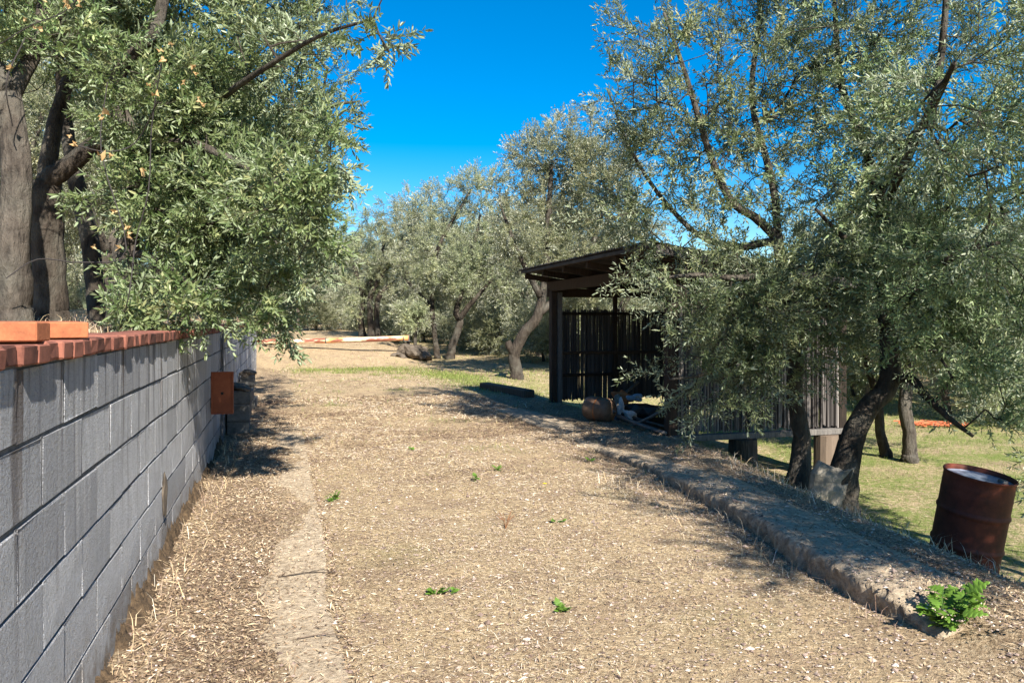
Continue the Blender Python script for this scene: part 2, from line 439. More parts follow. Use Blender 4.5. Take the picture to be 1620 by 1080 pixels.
# ------------------------------------------------------------------ ground
def axis(segs):
    out = []
    for a, b, st in segs: out.append(np.arange(a, b, st))
    return np.concatenate(out+[[segs[-1][1]]])
def build_ground():
    wa = axis([(-160, -20, 8), (-20, -4, .8), (-4, -.3, .2)])
    wa = np.concatenate([wa, [-.2, -.13, -.115], axis([(-.05, 5.4, .055), (5.4, 10, .14), (10, 24, .7), (24, 200, 8)])])
    sa = axis([(-12, -2, .8), (-2, 1.5, .15), (1.5, 12, .055), (12, 30, .16), (30, 60, .8), (60, 360, 10)])
    W, Sg = np.meshgrid(wa, sa)
    X = OW[0]+W*NW[0]+Sg*DW[0]; Y = OW[1]+W*NW[1]+Sg*DW[1]
    Z = gz(X, Y)
    n, m = W.shape
    V = np.stack([X, Y, Z], -1).reshape(-1, 3)
    i = np.arange(n-1)[:, None]*m; j = np.arange(m-1)[None]
    q = np.stack([i+j, i+j+1, i+m+j+1, i+m+j], -1).reshape(-1, 4)
    at_ = zones(X.ravel(), Y.ravel())
    me = np_mesh('ground', V, [q], M_GROUND, at_, True)
    link('ground', me, kind='structure')
def zones(x, y):
    w, s = to_ws(x, y)
    kw = KERB_W(s)
    nz = wav(x, y, 1.3, .5); nz2 = wav(x, y, 3.1, 1.5)
    fieldg = sm(.6, 1.5, w-kw-.75*sm(6, 8.5, s)+.3*nz)*(1-sm(13, 20, s)*.7)*(1-.6*sm(16, 30, w))
    bankg = np.exp(-((s-22.0-.5*nz-.4*nz2)/.9)**2)*sm(.5, 1.6, w)*(1-sm(3.6, 5.2, w))*.6
    tr = sm(.25, .6, nz*nz2)*.55*sm(.9, 1.3, w)*(1-sm(3.3, 3.8, w))*(.35+.65*sm(8, 15, s))*(1-sm(20, 22, s))
    shg = np.exp(-((w-kw-.9)/.6)**2)*sm(13, 15, s)*(1-sm(19, 22, s))*.9
    green = np.clip(fieldg+bankg+tr+shg, 0, 1)
    earth = sm(22.8, 23.6, s)*(1-sm(27, 29, s))*(1-sm(4.5, 6, w))*.2
    earth = np.maximum(earth, .5*sm(24, 27, s)*sm(5, 7, w))
    earth = np.maximum(earth, .3*sm(.55, .85, nz)*(w > -.1)*(w < 3.8))
    earth = np.maximum(earth, .9*np.exp(-((w-2.05-.25*(s-3.0))/.09)**2-((s-3.05)/.33)**2))
    litter = np.maximum(np.exp(-((w-.35)/.42)**4)*(w > -.1), np.exp(-((w-kw-.55)/.75)**4)*(1-sm(12, 16, s)))
    litter = np.clip(litter*(.75+.35*nz2), 0, 1)*(1-sm(20, 23, s))
    return {'green': green, 'earth': np.clip(earth, 0, 1), 'litter': litter}
build_ground()

# low wooded rise that closes the view far behind the trees
def build_hills():
    a = np.linspace(-1.35, 1.35, 120); r = np.array([110, 135, 170, 220, 300])
    zz = np.array([-4, 4.0, 9.5, 14, 15])
    A, Rr = np.meshgrid(a, r); Z = zz[:, None]*(1+.18*np.sin(A*9)+.1*np.sin(A*23+1))
    V = np.stack([np.sin(A)*Rr, np.cos(A)*Rr, Z], -1).reshape(-1, 3); n, m = A.shape
    i = np.arange(n-1)[:, None]*m; j = np.arange(m-1)[None]
    q = np.stack([i+j, i+j+1, i+m+j+1, i+m+j], -1).reshape(-1, 4)
    link('hills', np_mesh('hills', V, [q], M_HILL, None, True), kind='structure')
build_hills()

# ------------------------------------------------------------------ block wall
def rot_frame(w, s, z=0.0, yaw=0.0):
    x, y = ws(w, s)
    return Matrix.Translation((x, y, z))@Matrix.Rotation(WALL_ROT+yaw, 4, 'Z')   # local x = away from wall, y = along it
BH, BL, J = 0.21, 0.46, 0.013
def build_wall():
    rg = random.Random(4)
    th = thing('block_wall', 'long retaining wall of grey concrete blocks capped with red bricks', 'wall', (*ws(0, 0), 0), (0, 0, WALL_ROT))
    mb = MB(); mb.box((-.195, -.9, -.25), (-.006, 21.6, 1.245)); link('mortar', mb.mesh('mortar', M_MORTAR), th)
    meshes = []
    for v in range(7):
        mb = MB(); mb.box((-.19, 0.0, 0.0), (0, BL-.007, BH-.017), b=.001)
        me = mb.mesh('block', M_BLOCK)
        r2 = np.random.default_rng(v)
        co = np.array([x.co for x in me.vertices])
        front = co[:, 0] > -.01
        co[:, 1:] += r2.normal(0, .0022, (len(co), 2)); co[front, 0] += r2.normal(0, .0012, front.sum())
        me.vertices.foreach_set('co', co.ravel().astype(np.float32)); me.update()
        meshes.append(me)
    vm = MB()
    for c in range(-1, 6):
        off = (c % 2)*BL*.5 + .13
        k = 0
        y = -1.0+off
        while y < 21.4:
            o = link('block', rg.choice(meshes), th, (rg.uniform(-.001, .0015), y, c*BH+rg.uniform(-.0015, .0015)), (rg.uniform(-.004, .004), rg.uniform(-.008, .008), rg.uniform(-.002, .002)))
            vm.box((-.18, y+BL-.012, c*BH-.002), (-.0012, y+BL+.004, c*BH+BH-.013)); y += BL
    link('joint_mortar', vm.mesh('joint_mortar', M_MORTAR), th)
    # pilaster break
    mb = MB(); mb.box((.012, 9.05, .0), (.03, 9.16, 1.25)); link('dark_joint_strip', mb.mesh('strip', M_MORTAR), th)
    # flat brick capping, header ends facing the track
    bm = []
    for v in range(5):
        mb = MB(); mb.box((-.232, 0, 0), (.018, .117, .056), b=.006)
        me = mb.mesh('brick', M_BRICK); r2 = np.random.default_rng(40+v)
        co = np.array([x.co for x in me.vertices]); co += r2.normal(0, .0016, co.shape)
        me.vertices.foreach_set('co', co.ravel().astype(np.float32)); me.update(); bm.append(me)
    y = -.9
    while y < 21.3:
        if not (8.9 < y < 9.2):
            z = 1.252 if y < 9 else 1.262
            link('brick', rg.choice(bm), th, (rg.uniform(-.006, .008), y, z+rg.uniform(-.002, .003)), (rg.uniform(-.015, .015), rg.uniform(-.01, .01), rg.uniform(-.02, .02)))
        y += .125
    mb = MB(); mb.box((-.2, -.9, 1.247), (.0, 21.4, 1.295)); link('bed_mortar', mb.mesh('bed', M_MORTAR), th)
    return th
build_wall()
# crumbly soil and debris ridge at the wall foot
def lumpy(name, c, size, mat_, seed, sub=3, amp=.25, flat=True):
    """rock-like mesh"""
    import bmesh
    bm = bmesh.new(); bmesh.ops.create_icosphere(bm, subdivisions=sub, radius=1.0)
    r2 = np.random.default_rng(seed); ph = r2.uniform(0, 6, 9)
    for v in bm.verts:
        p = v.co.copy()
        k = 1+amp*(math.sin(p.x*2.3+ph[0])*math.cos(p.y*2.7+ph[1])+.6*math.sin(p.z*3.9+p.x*3+ph[2])+.4*math.sin(p.y*7+ph[3])*math.sin(p.z*6+ph[4])+.25*math.sin(p.x*13+ph[5])*math.cos(p.z*11+p.y*9+ph[6]))
        v.co = Vector((p.x*k*size[0], p.y*k*size[1], p.z*k*size[2]))
    me = bpy.data.meshes.new(name); bm.to_mesh(me); bm.free(); me.materials.append(mat_)
    return me
def wall_foot():
    r2 = np.random.default_rng(3)
    ss = np.arange(.8, 9.0, .018); prof = 9
    V = []; 
    for i, s_ in enumerate(ss):
        wd = .055+.02*math.sin(s_*2.1)+.015*math.sin(s_*7)+r2.normal(0, .014); h = .065+.03*math.sin(s_*1.3+1)+.02*math.sin(s_*5.3)+.015*math.sin(s_*17)+r2.normal(0, .02)
        for j in range(prof):
            t = j/(prof-1)
            w = -.004+wd*t; z = h*(1-t)**.8*(1+r2.normal(0, .16))-.02*t+r2.normal(0, .004)
            x, y = ws(w, s_); V.append((x, y, gz1(*ws(max(w, .03), s_))+z))
    n = len(ss); m = prof
    i = np.arange(n-1)[:, None]*m; j = np.arange(m-1)[None]
    q = np.stack([i+j, i+j+1, i+m+j+1, i+m+j], -1).reshape(-1, 4)
    link('soil', np_mesh('soil', np.array(V), [q], M_SOIL, None, True), label='brown crumbly soil ridge heaped along the foot of the block wall', cat='soil', kind='stuff')
wall_foot()

# loose bricks lying on the wall
def brick_obj(label, w, s, yaw, z=1.310, size=(.25, .12, .055), m=None, roll=0):
    mb = MB(); mb.box((-size[0]/2, -size[1]/2, 0), (size[0]/2, size[1]/2, size[2]), b=.004)
    x, y = ws(w, s)
    return link('loose_brick', mb.mesh('loose_brick', m or M_BRICK_ORANGE), None, (x, y, z), (roll, 0, WALL_ROT+yaw), label, 'brick', 'loose bricks lying on the wall')
brick_obj('orange brick nearest the left edge of the picture, lying on the wall', -.12, 2.345, R(-2), 1.3125)
brick_obj('long orange brick lying on the wall top in front of the dark trunk', -.115, 2.79, R(30), 1.3135, roll=R(2))
brick_obj('dusty red brick on the wall top further along under leaves', -.12, 6.9, R(75), 1.3145, m=M_BRICK)

# rust red door of a utility niche, standing open from the wall
def utility_panel():
    x, y = ws(.0, 7.85)
    t = thing('utility_door', 'rust red metal plate sticking out from the block wall', 'metal door', (x, y, .47), (0, 0, WALL_ROT-R(4)))
    mb = MB(); mb.box((.004, -.006, 0), (.21, .006, .41), b=.002); pan = link('panel', mb.mesh('panel', M_RUSTPLATE), t)
    mb = MB()
    mb.box((.004, -.016, 0), (.016, -.0065, .41)); mb.box((.198, -.016, 0), (.21, -.0065, .41)); mb.box((.0165, -.0155, .398), (.1975, -.0065, .41)); mb.box((.0165, -.0155, 0), (.1975, -.0065, .012))
    link('rim', mb.mesh('rim', M_RUSTPLATE), pan)
    mb = MB(); mb.lathe([(0.001, .006), (.012, .006), (.012, 0), (.014, 0)], 12, M=Matrix.Translation((.105, -.0068, .2))@Matrix.Rotation(R(90), 4, 'X')); link('lock', mb.mesh('lock', M_TARP), pan)
    for z in (.06, .32):
        mb = MB(); mb.tube([(0.0, 0.002, z), (0.0, .002, z+.05)], .008, 8); link('hinge', mb.mesh('hinge', M_STEEL), t)
utility_panel()
def niche():
    # dark lump, its colour standing in for the shade of a block's hole
    x, y = ws(.008, 4.72)
    o = link('hole_stand_in', lumpy('broken', None, (.012, .05, .11), M_ROCK, 5, 3, .35), None, (x, y, .36), (0, 0, WALL_ROT), 'dark lump standing in for the shaded hole in a broken block low in the wall', 'hole')
niche()
def stub(name, label, w0, w1, s0, s1, h, seed):
    rg = random.Random(seed)
    x, y = ws(w0, s0)
    z0 = gz1(*ws((w0+w1)/2, s0))-.04
    t = thing(name, label, 'pier', (x, y, z0), (0, 0, WALL_ROT))
    k = 0; z = 0
    while z < h-.01:
        hh = min(.2, h-z)
        mb = MB(); mb.box((0, 0, 0), (w1-w0, s1-s0, hh-.01), b=.008)
        link('block', mb.mesh('block', M_OLDBLOCK), t, (rg.uniform(-.012, .012), rg.uniform(-.02, .02), z), (0, 0, rg.uniform(-.05, .05)))
        mb = MB(); mb.box((.01, .01, hh-.01), (w1-w0-.01, s1-s0-.01, hh)); link('mortar', mb.mesh('mortar', M_MORTAR), t, (0, 0, z))
        z += hh
    me = lumpy('cap', None, ((w1-w0)*.56, (s1-s0)*.5, .06), M_ROCK, seed, 3, .2); link('rubble_cap', me, t, ((w1-w0)/2, (s1-s0)/2, z+.02))
stub('block_pier', 'low block pier against the wall beside the rust red plate', .03, .29, 9.75, 10.3, .56, 1)
stub('block_pier', 'second low block pier further along the wall, in deep shade', .03, .24, 12.6, 13.2, .56, 2)
#stub('block_pier', 'dark block pier at the far end of the wall', .03, .45, 17.2, 17.8, .62, 3)

# ------------------------------------------------------------------ concrete edging strip left, kerb slab right
def strip_left():
    r2 = np.random.default_rng(8)
    ss = np.arange(1.4, 10.5, .045); V = []; m = 9
    for i, s_ in enumerate(ss):
        q = .5+.5*math.sin(s_*2.1+1.2*math.sin(s_*.9))
        wl = .83-.30*q**1.5+.03*math.sin(s_*9)+r2.normal(0, .016); wr = .925+.012*math.sin(s_*3)+r2.normal(0, .008)
        wl = min(wl, wr-.03)
        for j in range(m):
            t = j/(m-1); w = wl+(wr-wl)*t
            x, y = ws(w, s_)
            V.append((x, y, gz1(x, y)+(.007 if 0 < j < m-1 else -.012)+r2.normal(0, .0016)))
    n = len(ss)
    i = np.arange(n-1)[:, None]*m; j = np.arange(m-1)[None]
    q = np.stack([i+j, i+j+1, i+m+j+1, i+m+j], -1).reshape(-1, 4)
    link('concrete_edging', np_mesh('edging', np.array(V), [q], M_CONCRETE, None, True), kind='structure')
strip_left()
def kerb():
    r2 = np.random.default_rng(11)
    ss = np.arange(2.5, 11.5, .02)
    prof = [(-.0, -.10), (.0, -.02), (.004, .03), (.002, .07), (.012, .094), (.035, .104), (.12, .107), (.22, .108), (.32, .106), (.42, .104), (.50, .085), (.54, .03)]
    m = len(prof); V = []
    ph = r2.uniform(0, 6, 6)
    for s_ in ss:
        sink = .088*sm(5.0, 7.8, s_)+.07*sm(2.9, 2.5, s_)
        ej = .018*math.sin(s_*3+ph[0])+.010*math.sin(s_*9+ph[1])+.006*math.sin(s_*31)+r2.normal(0, .004)
        wj = .06*math.sin(s_*1.7+ph[2])
        for k, (dw, dz) in enumerate(prof):
            w = float(KERB_W(s_))+dw*(1 if dw < .2 else 1+wj)+ej*(1 if dw < .1 else .3)+(r2.normal(0, .007) if k in (1, 2, 3, 4) else 0)
            x, y = ws(w, s_)
            V.append((x, y, dz-sink+.010*math.sin(s_*2+ph[3])+r2.normal(0, .0016)))
    n = len(ss)
    i = np.arange(n-1)[:, None]*m; j = np.arange(m-1)[None]
    q = np.stack([i+j, i+j+1, i+m+j+1, i+m+j], -1).reshape(-1, 4)
    # close the near end
    V.append(np.mean(V[:m], 0)); c = len(V)-1
    f3 = [[c, k+1, k] for k in range(m-1)]
    link('concrete_kerb', np_mesh('kerb', np.array(V), [q, np.array(f3)], M_CONCRETE, None, True), kind='structure')
kerb()

# ------------------------------------------------------------------ olive trees
def catmull(P, per=5):
    P = np.asarray(P, float)
    Q = np.vstack([2*P[0]-P[1], P, 2*P[-1]-P[-2]]); out = []
    for i in range(1, len(Q)-2):
        for t in np.linspace(0, 1, per, endpoint=False):
            a, b, c, d = Q[i-1], Q[i], Q[i+1], Q[i+2]
            out.append(.5*((2*b)+(-a+c)*t+(2*a-5*b+4*c-d)*t*t+(-a+3*b-3*c+d)*t**3))
    out.append(P[-1]); return np.array(out)

def leaf_set(rg, bases, dirs, norms, L, wd, hexa):
    n = len(bases); L = L[:, None]; b = np.cross(dirs, norms)
    t = np.clip(rg.beta(2.2, 2.2, n)*.86+(rg.random(n) < .05)*.3, 0, 1)
    if hexa:
        fo = rg.uniform(.05, .3, n)[:, None]*wd; cu = rg.uniform(-.02, .16, n)[:, None]*L
        v = [bases,
             bases+dirs*L*.32+b*wd*.92+norms*fo-norms*cu*.1, bases+dirs*L*.70+b*wd*.8+norms*fo-norms*cu*.5,
             bases+dirs*L-norms*cu,
             bases+dirs*L*.70-b*wd*.8+norms*fo-norms*cu*.5, bases+dirs*L*.32-b*wd*.92+norms*fo-norms*cu*.1]
        V = np.stack(v, 1).reshape(-1, 3); o = np.arange(n)[:, None]*6
        F = np.concatenate([o+[0, 1, 2, 3], o+[0, 3, 4, 5]]); return V, F, np.repeat(t, 6)
    v = [bases, bases+dirs*L*.5+b*wd, bases+dirs*L, bases+dirs*L*.5-b*wd]
    V = np.stack(v, 1).reshape(-1, 3); o = np.arange(n)[:, None]*4
    return V, o+[0, 1, 2, 3], np.repeat(t, 4)
def unit(v): return v/(np.linalg.norm(v, axis=-1, keepdims=True)+1e-9)

def spray_template(seed, length=.42, leaf=.06, wid=.0075, gap=.027, side=3, hexa=True, droop=.10):
    rg = np.random.default_rng(seed)
    stems = []
    ax = np.array([0, 0, 1.])
    side_dirs = []
    bend = rg.normal(0, .12, 2)
    main = np.array([[bend[0]*t*t*length, bend[1]*t*t*length-droop*t*t*length, t*length*(1-.1*t)] for t in np.linspace(0, 1, 6)])
    stems.append(main)
    for k in range(side):
        t0 = rg.uniform(.12, .7); a = rg.uniform(0, 6.28); l = length*rg.uniform(.35, .65)*(1-.5*t0)
        o = np.array([np.interp(t0, np.linspace(0, 1, 6), main[:, i]) for i in range(3)])
        d = unit(np.array([math.cos(a)*.8, math.sin(a)*.8, .75]))
        stems.append(np.array([o+d*l*t+np.array([0, 0, .12*l*t*t]) for t in np.linspace(0, 1, 4)]))
    B, D, Nn = [], [], []
    for st in stems:
        seg = np.linalg.norm(np.diff(st, axis=0), axis=1); tot = seg.sum(); cum = np.concatenate([[0], np.cumsum(seg)])
        a0 = rg.uniform(0, 6.28)
        pos = np.arange(tot*.10, tot, gap)
        for i, q in enumerate(pos):
            p = np.array([np.interp(q, cum, st[:, c]) for c in range(3)])
            tg = unit(st[min(len(st)-1, np.searchsorted(cum, q))]-st[max(0, np.searchsorted(cum, q)-1)])
            ref = np.array([1., 0, 0]) if abs(tg[0]) < .8 else np.array([0, 1., 0])
            u = unit(np.cross(tg, ref)); v = np.cross(tg, u)
            for sgn in (0, math.pi):
                if rg.random() < .08: continue
                a = a0+i*1.57+sgn+rg.normal(0, .3)
                out = u*math.cos(a)+v*math.sin(a)
                inc = rg.uniform(.6, 1.15)
                d = unit(tg*math.cos(inc)+out*math.sin(inc)+rg.normal(0, .12, 3))
                n = tg-d*np.dot(tg, d); n = unit(n+rg.normal(0, .18, 3)); n = unit(n-d*np.dot(n, d))
                B.append(p); D.append(d); Nn.append(n)
        for q in range(2):
            d = unit(tg+rg.normal(0, .25, 3)); n = unit(np.cross(d, rg.normal(0, 1, 3))); B.append(st[-1]); D.append(d); Nn.append(n)
    B = np.array(B); D = np.array(D); Nn = np.array(Nn)
    L = leaf*rg.uniform(.65, 1.2, len(B))
    LV, LF, LT = leaf_set(rg, B, D, Nn, L, wid, hexa)
    mb = MB()
    for i, st in enumerate(stems): mb.tube(st, np.linspace(.0032 if i == 0 else .0022, .001, len(st)), 3, cap=False)
    return (LV, LF, LT), (np.vstack(mb.V), np.vstack(mb.F4))

def rot_to(D, roll):
    """rotation matrices taking +Z to D with a roll"""
    D = unit(D); ref = np.where(np.abs(D[:, 2:3]) < .95, np.array([[0, 0, 1.]]), np.array([[1., 0, 0]]))
    U = unit(np.cross(ref, D)); V = np.cross(D, U)
    c, s_ = np.cos(roll)[:, None], np.sin(roll)[:, None]
    return np.stack([U*c+V*s_, V*c-U*s_, D], -1)
def instance(templates, idx, Rm, T, sc):
    Vs, Fs, Ts = [], [], []; n = 0
    for k, tp in enumerate(templates):
        m = np.where(idx == k)[0]
        if len(m) == 0: continue
        V, F = tp[0], tp[1]
        X = np.einsum('nij,vj->nvi', Rm[m]*sc[m][:, None, None], V)+T[m][:, None]
        Vs.append(X.reshape(-1, 3)); nv = len(V)
        Fs.append((F[None]+(np.arange(len(m))*nv)[:, None, None]).reshape(-1, F.shape[1])+n); n += nv*len(m)
        if len(tp) > 2:
            Ts.append(np.clip(tp[2][None]+np.random.default_rng(len(m)).normal(0, .2, (len(m), 1)), 0, 1).ravel())
    return np.vstack(Vs), np.vstack(Fs), (np.concatenate(Ts) if Ts else None)

TPL = {}
def templates(kind):
    if kind not in TPL:
        if kind == 'broad': a = [spray_template(10+i, .36, .060, .0082, .025, 3, True, .12) for i in range(6)]
        elif kind == 'near': a = [spray_template(30+i, .46, .060, .0068, .029, 3, True, .15) for i in range(6)]
        else: a = [spray_template(50+i, .58, .078, .0105, .038, 4, False, .15) for i in range(6)]
        TPL[kind] = a
    return TPL[kind]

def sample_blobs(rg, blobs, n):
    vol = np.array([b[3]*b[4]*b[5]*(b[6] if len(b) > 6 else 1) for b in blobs]); pr = vol/vol.sum()
    k = rg.choice(len(blobs), n, p=pr)
    d = unit(rg.normal(0, 1, (n, 3))); r = rg.random(n)**(1/2.2)*1.12
    C = np.array([b[:3] for b in blobs])[k]; Rr = np.array([b[3:6] for b in blobs])[k]
    return C+d*r[:, None]*Rr*(1+.22*rg.normal(0, 1, (n, 1))), C

def grow(seed, paths, blobs, n, kind, sprays=4, up=.35, outw=.7, droop=0.0, seglen=.28, keep=None):
    """skeleton paths [(pts, radii)], crown blobs -> (trunk mesh data, leaf data)"""
    rg = np.random.default_rng(seed)
    N = []; par = []; rad = []; base = []
    chains = []
    for pts, rr in paths:
        P = catmull(pts, 5); r = np.interp(np.linspace(0, 1, len(P)), np.linspace(0, 1, len(rr)), rr)
        P[1:-1] += rg.normal(0, .05, (len(P)-2, 3))*r[1:-1, None]
        chains.append((P, r))
        for i in range(len(P)):
            N.append(P[i]); rad.append(r[i])
    N = np.array(N); nb = len(N)
    fork = np.array([r < .085 for r in rad]) | (N[:, 2] > np.percentile(N[:, 2], 55))
    A, C = sample_blobs(rg, blobs, n)
    if keep is not None:
        m = keep(A); A = A[m]; C = C[m]
    d0 = np.min(np.linalg.norm(A[:, None]-N[fork][None], axis=2), axis=1)
    order = np.argsort(d0); A = A[order]; C = C[order]
    cap = nb+len(A)*8
    PN = np.zeros((cap, 3)); PN[:nb] = N; ok = np.zeros(cap, bool); ok[:nb] = fork; cnt = nb
    node_r = np.zeros(cap); node_r[:nb] = rad; parent = np.full(cap, -1)
    br = []
    SP = []; SD = []
    for a, c in zip(A, C):
        dd = np.linalg.norm(PN[:cnt]-a, axis=1)+np.where(ok[:cnt], 0, 9)
        k = int(np.argmin(dd)); L = np.linalg.norm(PN[k]-a); ns = max(2, min(7, int(L/seglen)+1))
        t = np.linspace(0, 1, ns+1)[:, None]
        mid = np.array([0, 0, 1.])*L*rg.uniform(-.05, .22)+rg.normal(0, .07*L, 3)
        P = PN[k]*(1-t)+a*t+mid*(4*t*(1-t))*.5
        idx = [k]
        for q in P[1:]:
            PN[cnt] = q; ok[cnt] = True; parent[cnt] = idx[-1]; idx.append(cnt); cnt += 1
        br.append(idx)
        end = unit(P[-1]-P[-2]); out = unit(a-c+1e-6)
        for j in range(sprays):
            tt = 1-.55*rg.random()*(j > 0); i0 = min(int(tt*ns), ns-1); fr = tt*ns-i0
            SP.append(P[i0]*(1-fr)+P[i0+1]*fr)
            SD.append(end*.55+out*outw+np.array([0, 0, up-droop*(j % 2)])+rg.normal(0, .55, 3))
    # pipe model radii for the new nodes
    acc = np.zeros(cnt)
    for i in range(cnt-1, nb-1, -1):
        if acc[i] == 0: acc[i] = .0042**2.2
        acc[parent[i]] += acc[i] if parent[i] >= nb else 0
    rr = np.minimum(acc**(1/2.2), .06)
    SP = np.array(SP); SD = unit(np.array(SD)); m = len(SP)
    mb = MB()
    for ci, (P, r) in enumerate(chains):
        r = r.copy(); k = 12 if r[0] > .05 else 8
        mb.tube(P, r, k, gnarl=.11 if r[0] > .05 else .06, ph=ci*1.7+seed)
    for idx in br:
        P = PN[idx]; r = rr[np.array(idx)].copy(); r[0] = min(r[1]*1.15, node_r[idx[0]] if node_r[idx[0]] > 0 else 9)
        mb.tube(P, r, 4 if r[0] < .012 else 6, cap=False)
    tp = templates(kind)
    idx = rg.integers(0, len(tp), m); Rm = rot_to(SD, rg.uniform(0, 6.28, m)); sc = rg.uniform(.7, 1.15, m)
    lv, lf, lt = instance([t[0] for t in tp], idx, Rm, SP, sc)
    sv, sf, _ = instance([t[1] for t in tp], idx, Rm, SP, sc)
    mb.add(sv, sf)
    return mb, (lv, lf, lt)

def make_tree(name, label, base, seed, paths, blobs, n, kind, leafmat, barkmat, group=None, flare=True, **kw):
    base = np.array(base, float)
    th = thing(name, label, 'olive tree', tuple(base), group=group)
    P2 = []
    for i, (pts, rr) in enumerate(paths):
        pts = np.array(pts, float)-base; rr = list(rr)
        if i == 0 and flare:
            pts = np.vstack([pts[0]+[0, 0, -.25], pts[0]+[0, 0, .02], pts[0]*.7+pts[1]*.3, pts[1:]]); rr = [rr[0]*1.4, rr[0]*1.2, rr[0]*1.0]+rr[1:]
        P2.append((pts, rr))
    B2 = [(b[0]-base[0], b[1]-base[1], b[2]-base[2], *b[3:]) for b in blobs]
    keep = kw.pop('keep', None)
    k2 = (lambda A: keep(A+base)) if keep else None
    mb, (lv, lf, lt) = grow(seed, P2, B2, n, kind, keep=k2, **kw)
    link('trunk', mb.mesh('trunk', barkmat, True), th)
    link('crown', np_mesh('crown', lv, [lf], leafmat, lt), th)
    return th
def copy_tree(t, label, loc, rz, sc, group):
    c = t.copy(); COL.objects.link(c); c.location = loc; c.rotation_euler = (0, 0, rz); c.scale = (sc, sc, sc*random.Random(int(loc[0]*91+loc[1]*7)).uniform(.92, 1.1))
    c['label'] = label; c['group'] = group
    for ch in list(t.children):
        k = ch.copy(); COL.objects.link(k); k.parent = c
    return c
P = lambda px, py, Y: at(px, Y, py=py)
def blob(px, py, Y, rpx, ry, rpz, wt=1.0):
    c = P(px, py, Y); k = .17 if Y < 10 else .28
    f = lambda r: max(r*.45, r-k)
    return (c[0], c[1], c[2], f(rpx/F_PX*Y), f(ry), f(rpz/F_PX*Y), wt)

# --- left terrace
def left_trees():
    g = 'olive trees on the terrace'
    b = at(24, 5.2); 
    make_tree('olive_tree', 'straight grey trunk at the far left edge, dappled with sun', b, 1,
        [([b, P(22, 380, 5.2), P(28, 260, 5.25), P(14, 150, 5.3)], [.098, .092, .088, .075]),
         ([P(14, 150, 5.3), P(-30, 60, 5.2), P(-80, -60, 5.1), P(-120, -220, 5.0)], [.065, .055, .04, .02]),
         ([P(14, 155, 5.3), P(60, 60, 5.5), P(80, -50, 5.7), P(140, -240, 6)], [.06, .05, .035, .02])],
        [blob(90, 60, 5.4, 150, .7, 110), blob(60, -150, 5.4, 260, 1.1, 170), blob(-120, -50, 5, 180, 1, 200)], 130, 'broad', M_LEAF_GREEN, M_BARK, g, sprays=3)
    b = at(82, 6.3)
    make_tree('olive_tree', 'black shaded trunk with a thick limb bending right over the wall', b, 2,
        [([b, P(78, 440, 6.3), P(72, 340, 6.3), P(74, 285, 6.3)], [.125, .115, .12, .10]),
         ([P(74, 290, 6.3), P(110, 262, 6.25), P(160, 222, 6.2), P(230, 190, 6.2), P(310, 178, 6.1), P(400, 120, 5.6), P(500, 60, 5.2), P(590, 30, 4.9)], [.085, .07, .06, .05, .035, .022, .014, .008]),
         ([P(74, 290, 6.3), P(84, 215, 6.4), P(110, 120, 6.6), P(180, 0, 6.9), P(230, -150, 7)], [.075, .065, .055, .04, .02])],
        [blob(400, 250, 6.7, 150, 1.0, 200, 1.2), blob(330, 110, 6.5, 190, 1.0, 110, 1.2), blob(250, -80, 6.7, 300, 1.3, 150, .9), blob(470, 60, 5.4, 120, .7, 90, 1.2), blob(600, 70, 4.9, 80, .4, 55, 5), blob(690, 10, 4.7, 95, .4, 32, 9), blob(620, -120, 4.7, 150, .6, 80, 1.2)],
        350, 'broad', M_LEAF_GREEN, M_BARK_DARK, g, sprays=3)
    b = at(158, 7.6)
    make_tree('olive_tree', 'slim dark trunk leaning left behind the black trunk', b, 3,
        [([b, P(145, 400, 7.6), P(122, 290, 7.6), P(105, 200, 7.7), P(90, 60, 7.8)], [.085, .08, .075, .06, .045])],
        [blob(110, 40, 7.9, 170, 1, 130), blob(60, 140, 8.2, 80, .7, 60, .7)], 110, 'broad', M_LEAF_GREEN, M_BARK_DARK, g, sprays=4)
    b = at(190, 5.7)
    make_tree('olive_tree', 'grey barked tree close to the wall with foliage hanging over the bricks', b, 4,
        [([b, P(196, 420, 5.75), P(212, 330, 5.8), P(214, 240, 5.8), P(190, 170, 5.8), P(188, 115, 5.75), P(222, 75, 5.7), P(250, 35, 5.7), P(270, -80, 5.8)], [.10, .085, .08, .07, .055, .055, .05, .045, .03]),
         ([P(213, 300, 5.8), P(280, 290, 5.9), P(350, 320, 5.8), P(430, 390, 5.6)], [.04, .033, .025, .014]),
         ([P(213, 250, 5.8), P(290, 225, 5.7), P(380, 260, 5.5), P(460, 300, 5.3), P(520, 310, 5.2)], [.045, .038, .03, .022, .012]),
         ([P(205, 400, 5.75), P(250, 410, 5.6), P(300, 450, 5.5)], [.03, .022, .012])],
        [blob(330, 330, 6.0, 130, .8, 110, 1.3), blob(310, 445, 5.6, 105, .5, 45, 1.6), blob(405, 430, 5.6, 75, .5, 60, 1.1), blob(455, 330, 5.3, 95, .55, 115, .85), blob(530, 250, 5.2, 60, .5, 75, .9), blob(270, 180, 5.8, 110, .7, 110, .9), blob(240, 500, 5.2, 40, .2, 28, 12), blob(330, 505, 5.3, 40, .2, 26, 12), blob(435, 490, 5.6, 22, .15, 38, 25), blob(290, 470, 5.3, 60, .3, 30, 5), blob(215, 300, 5.4, 60, .3, 120, .5)],
        270, 'broad', M_LEAF_GREEN, M_BARK, g, sprays=3, up=.15, droop=.25)
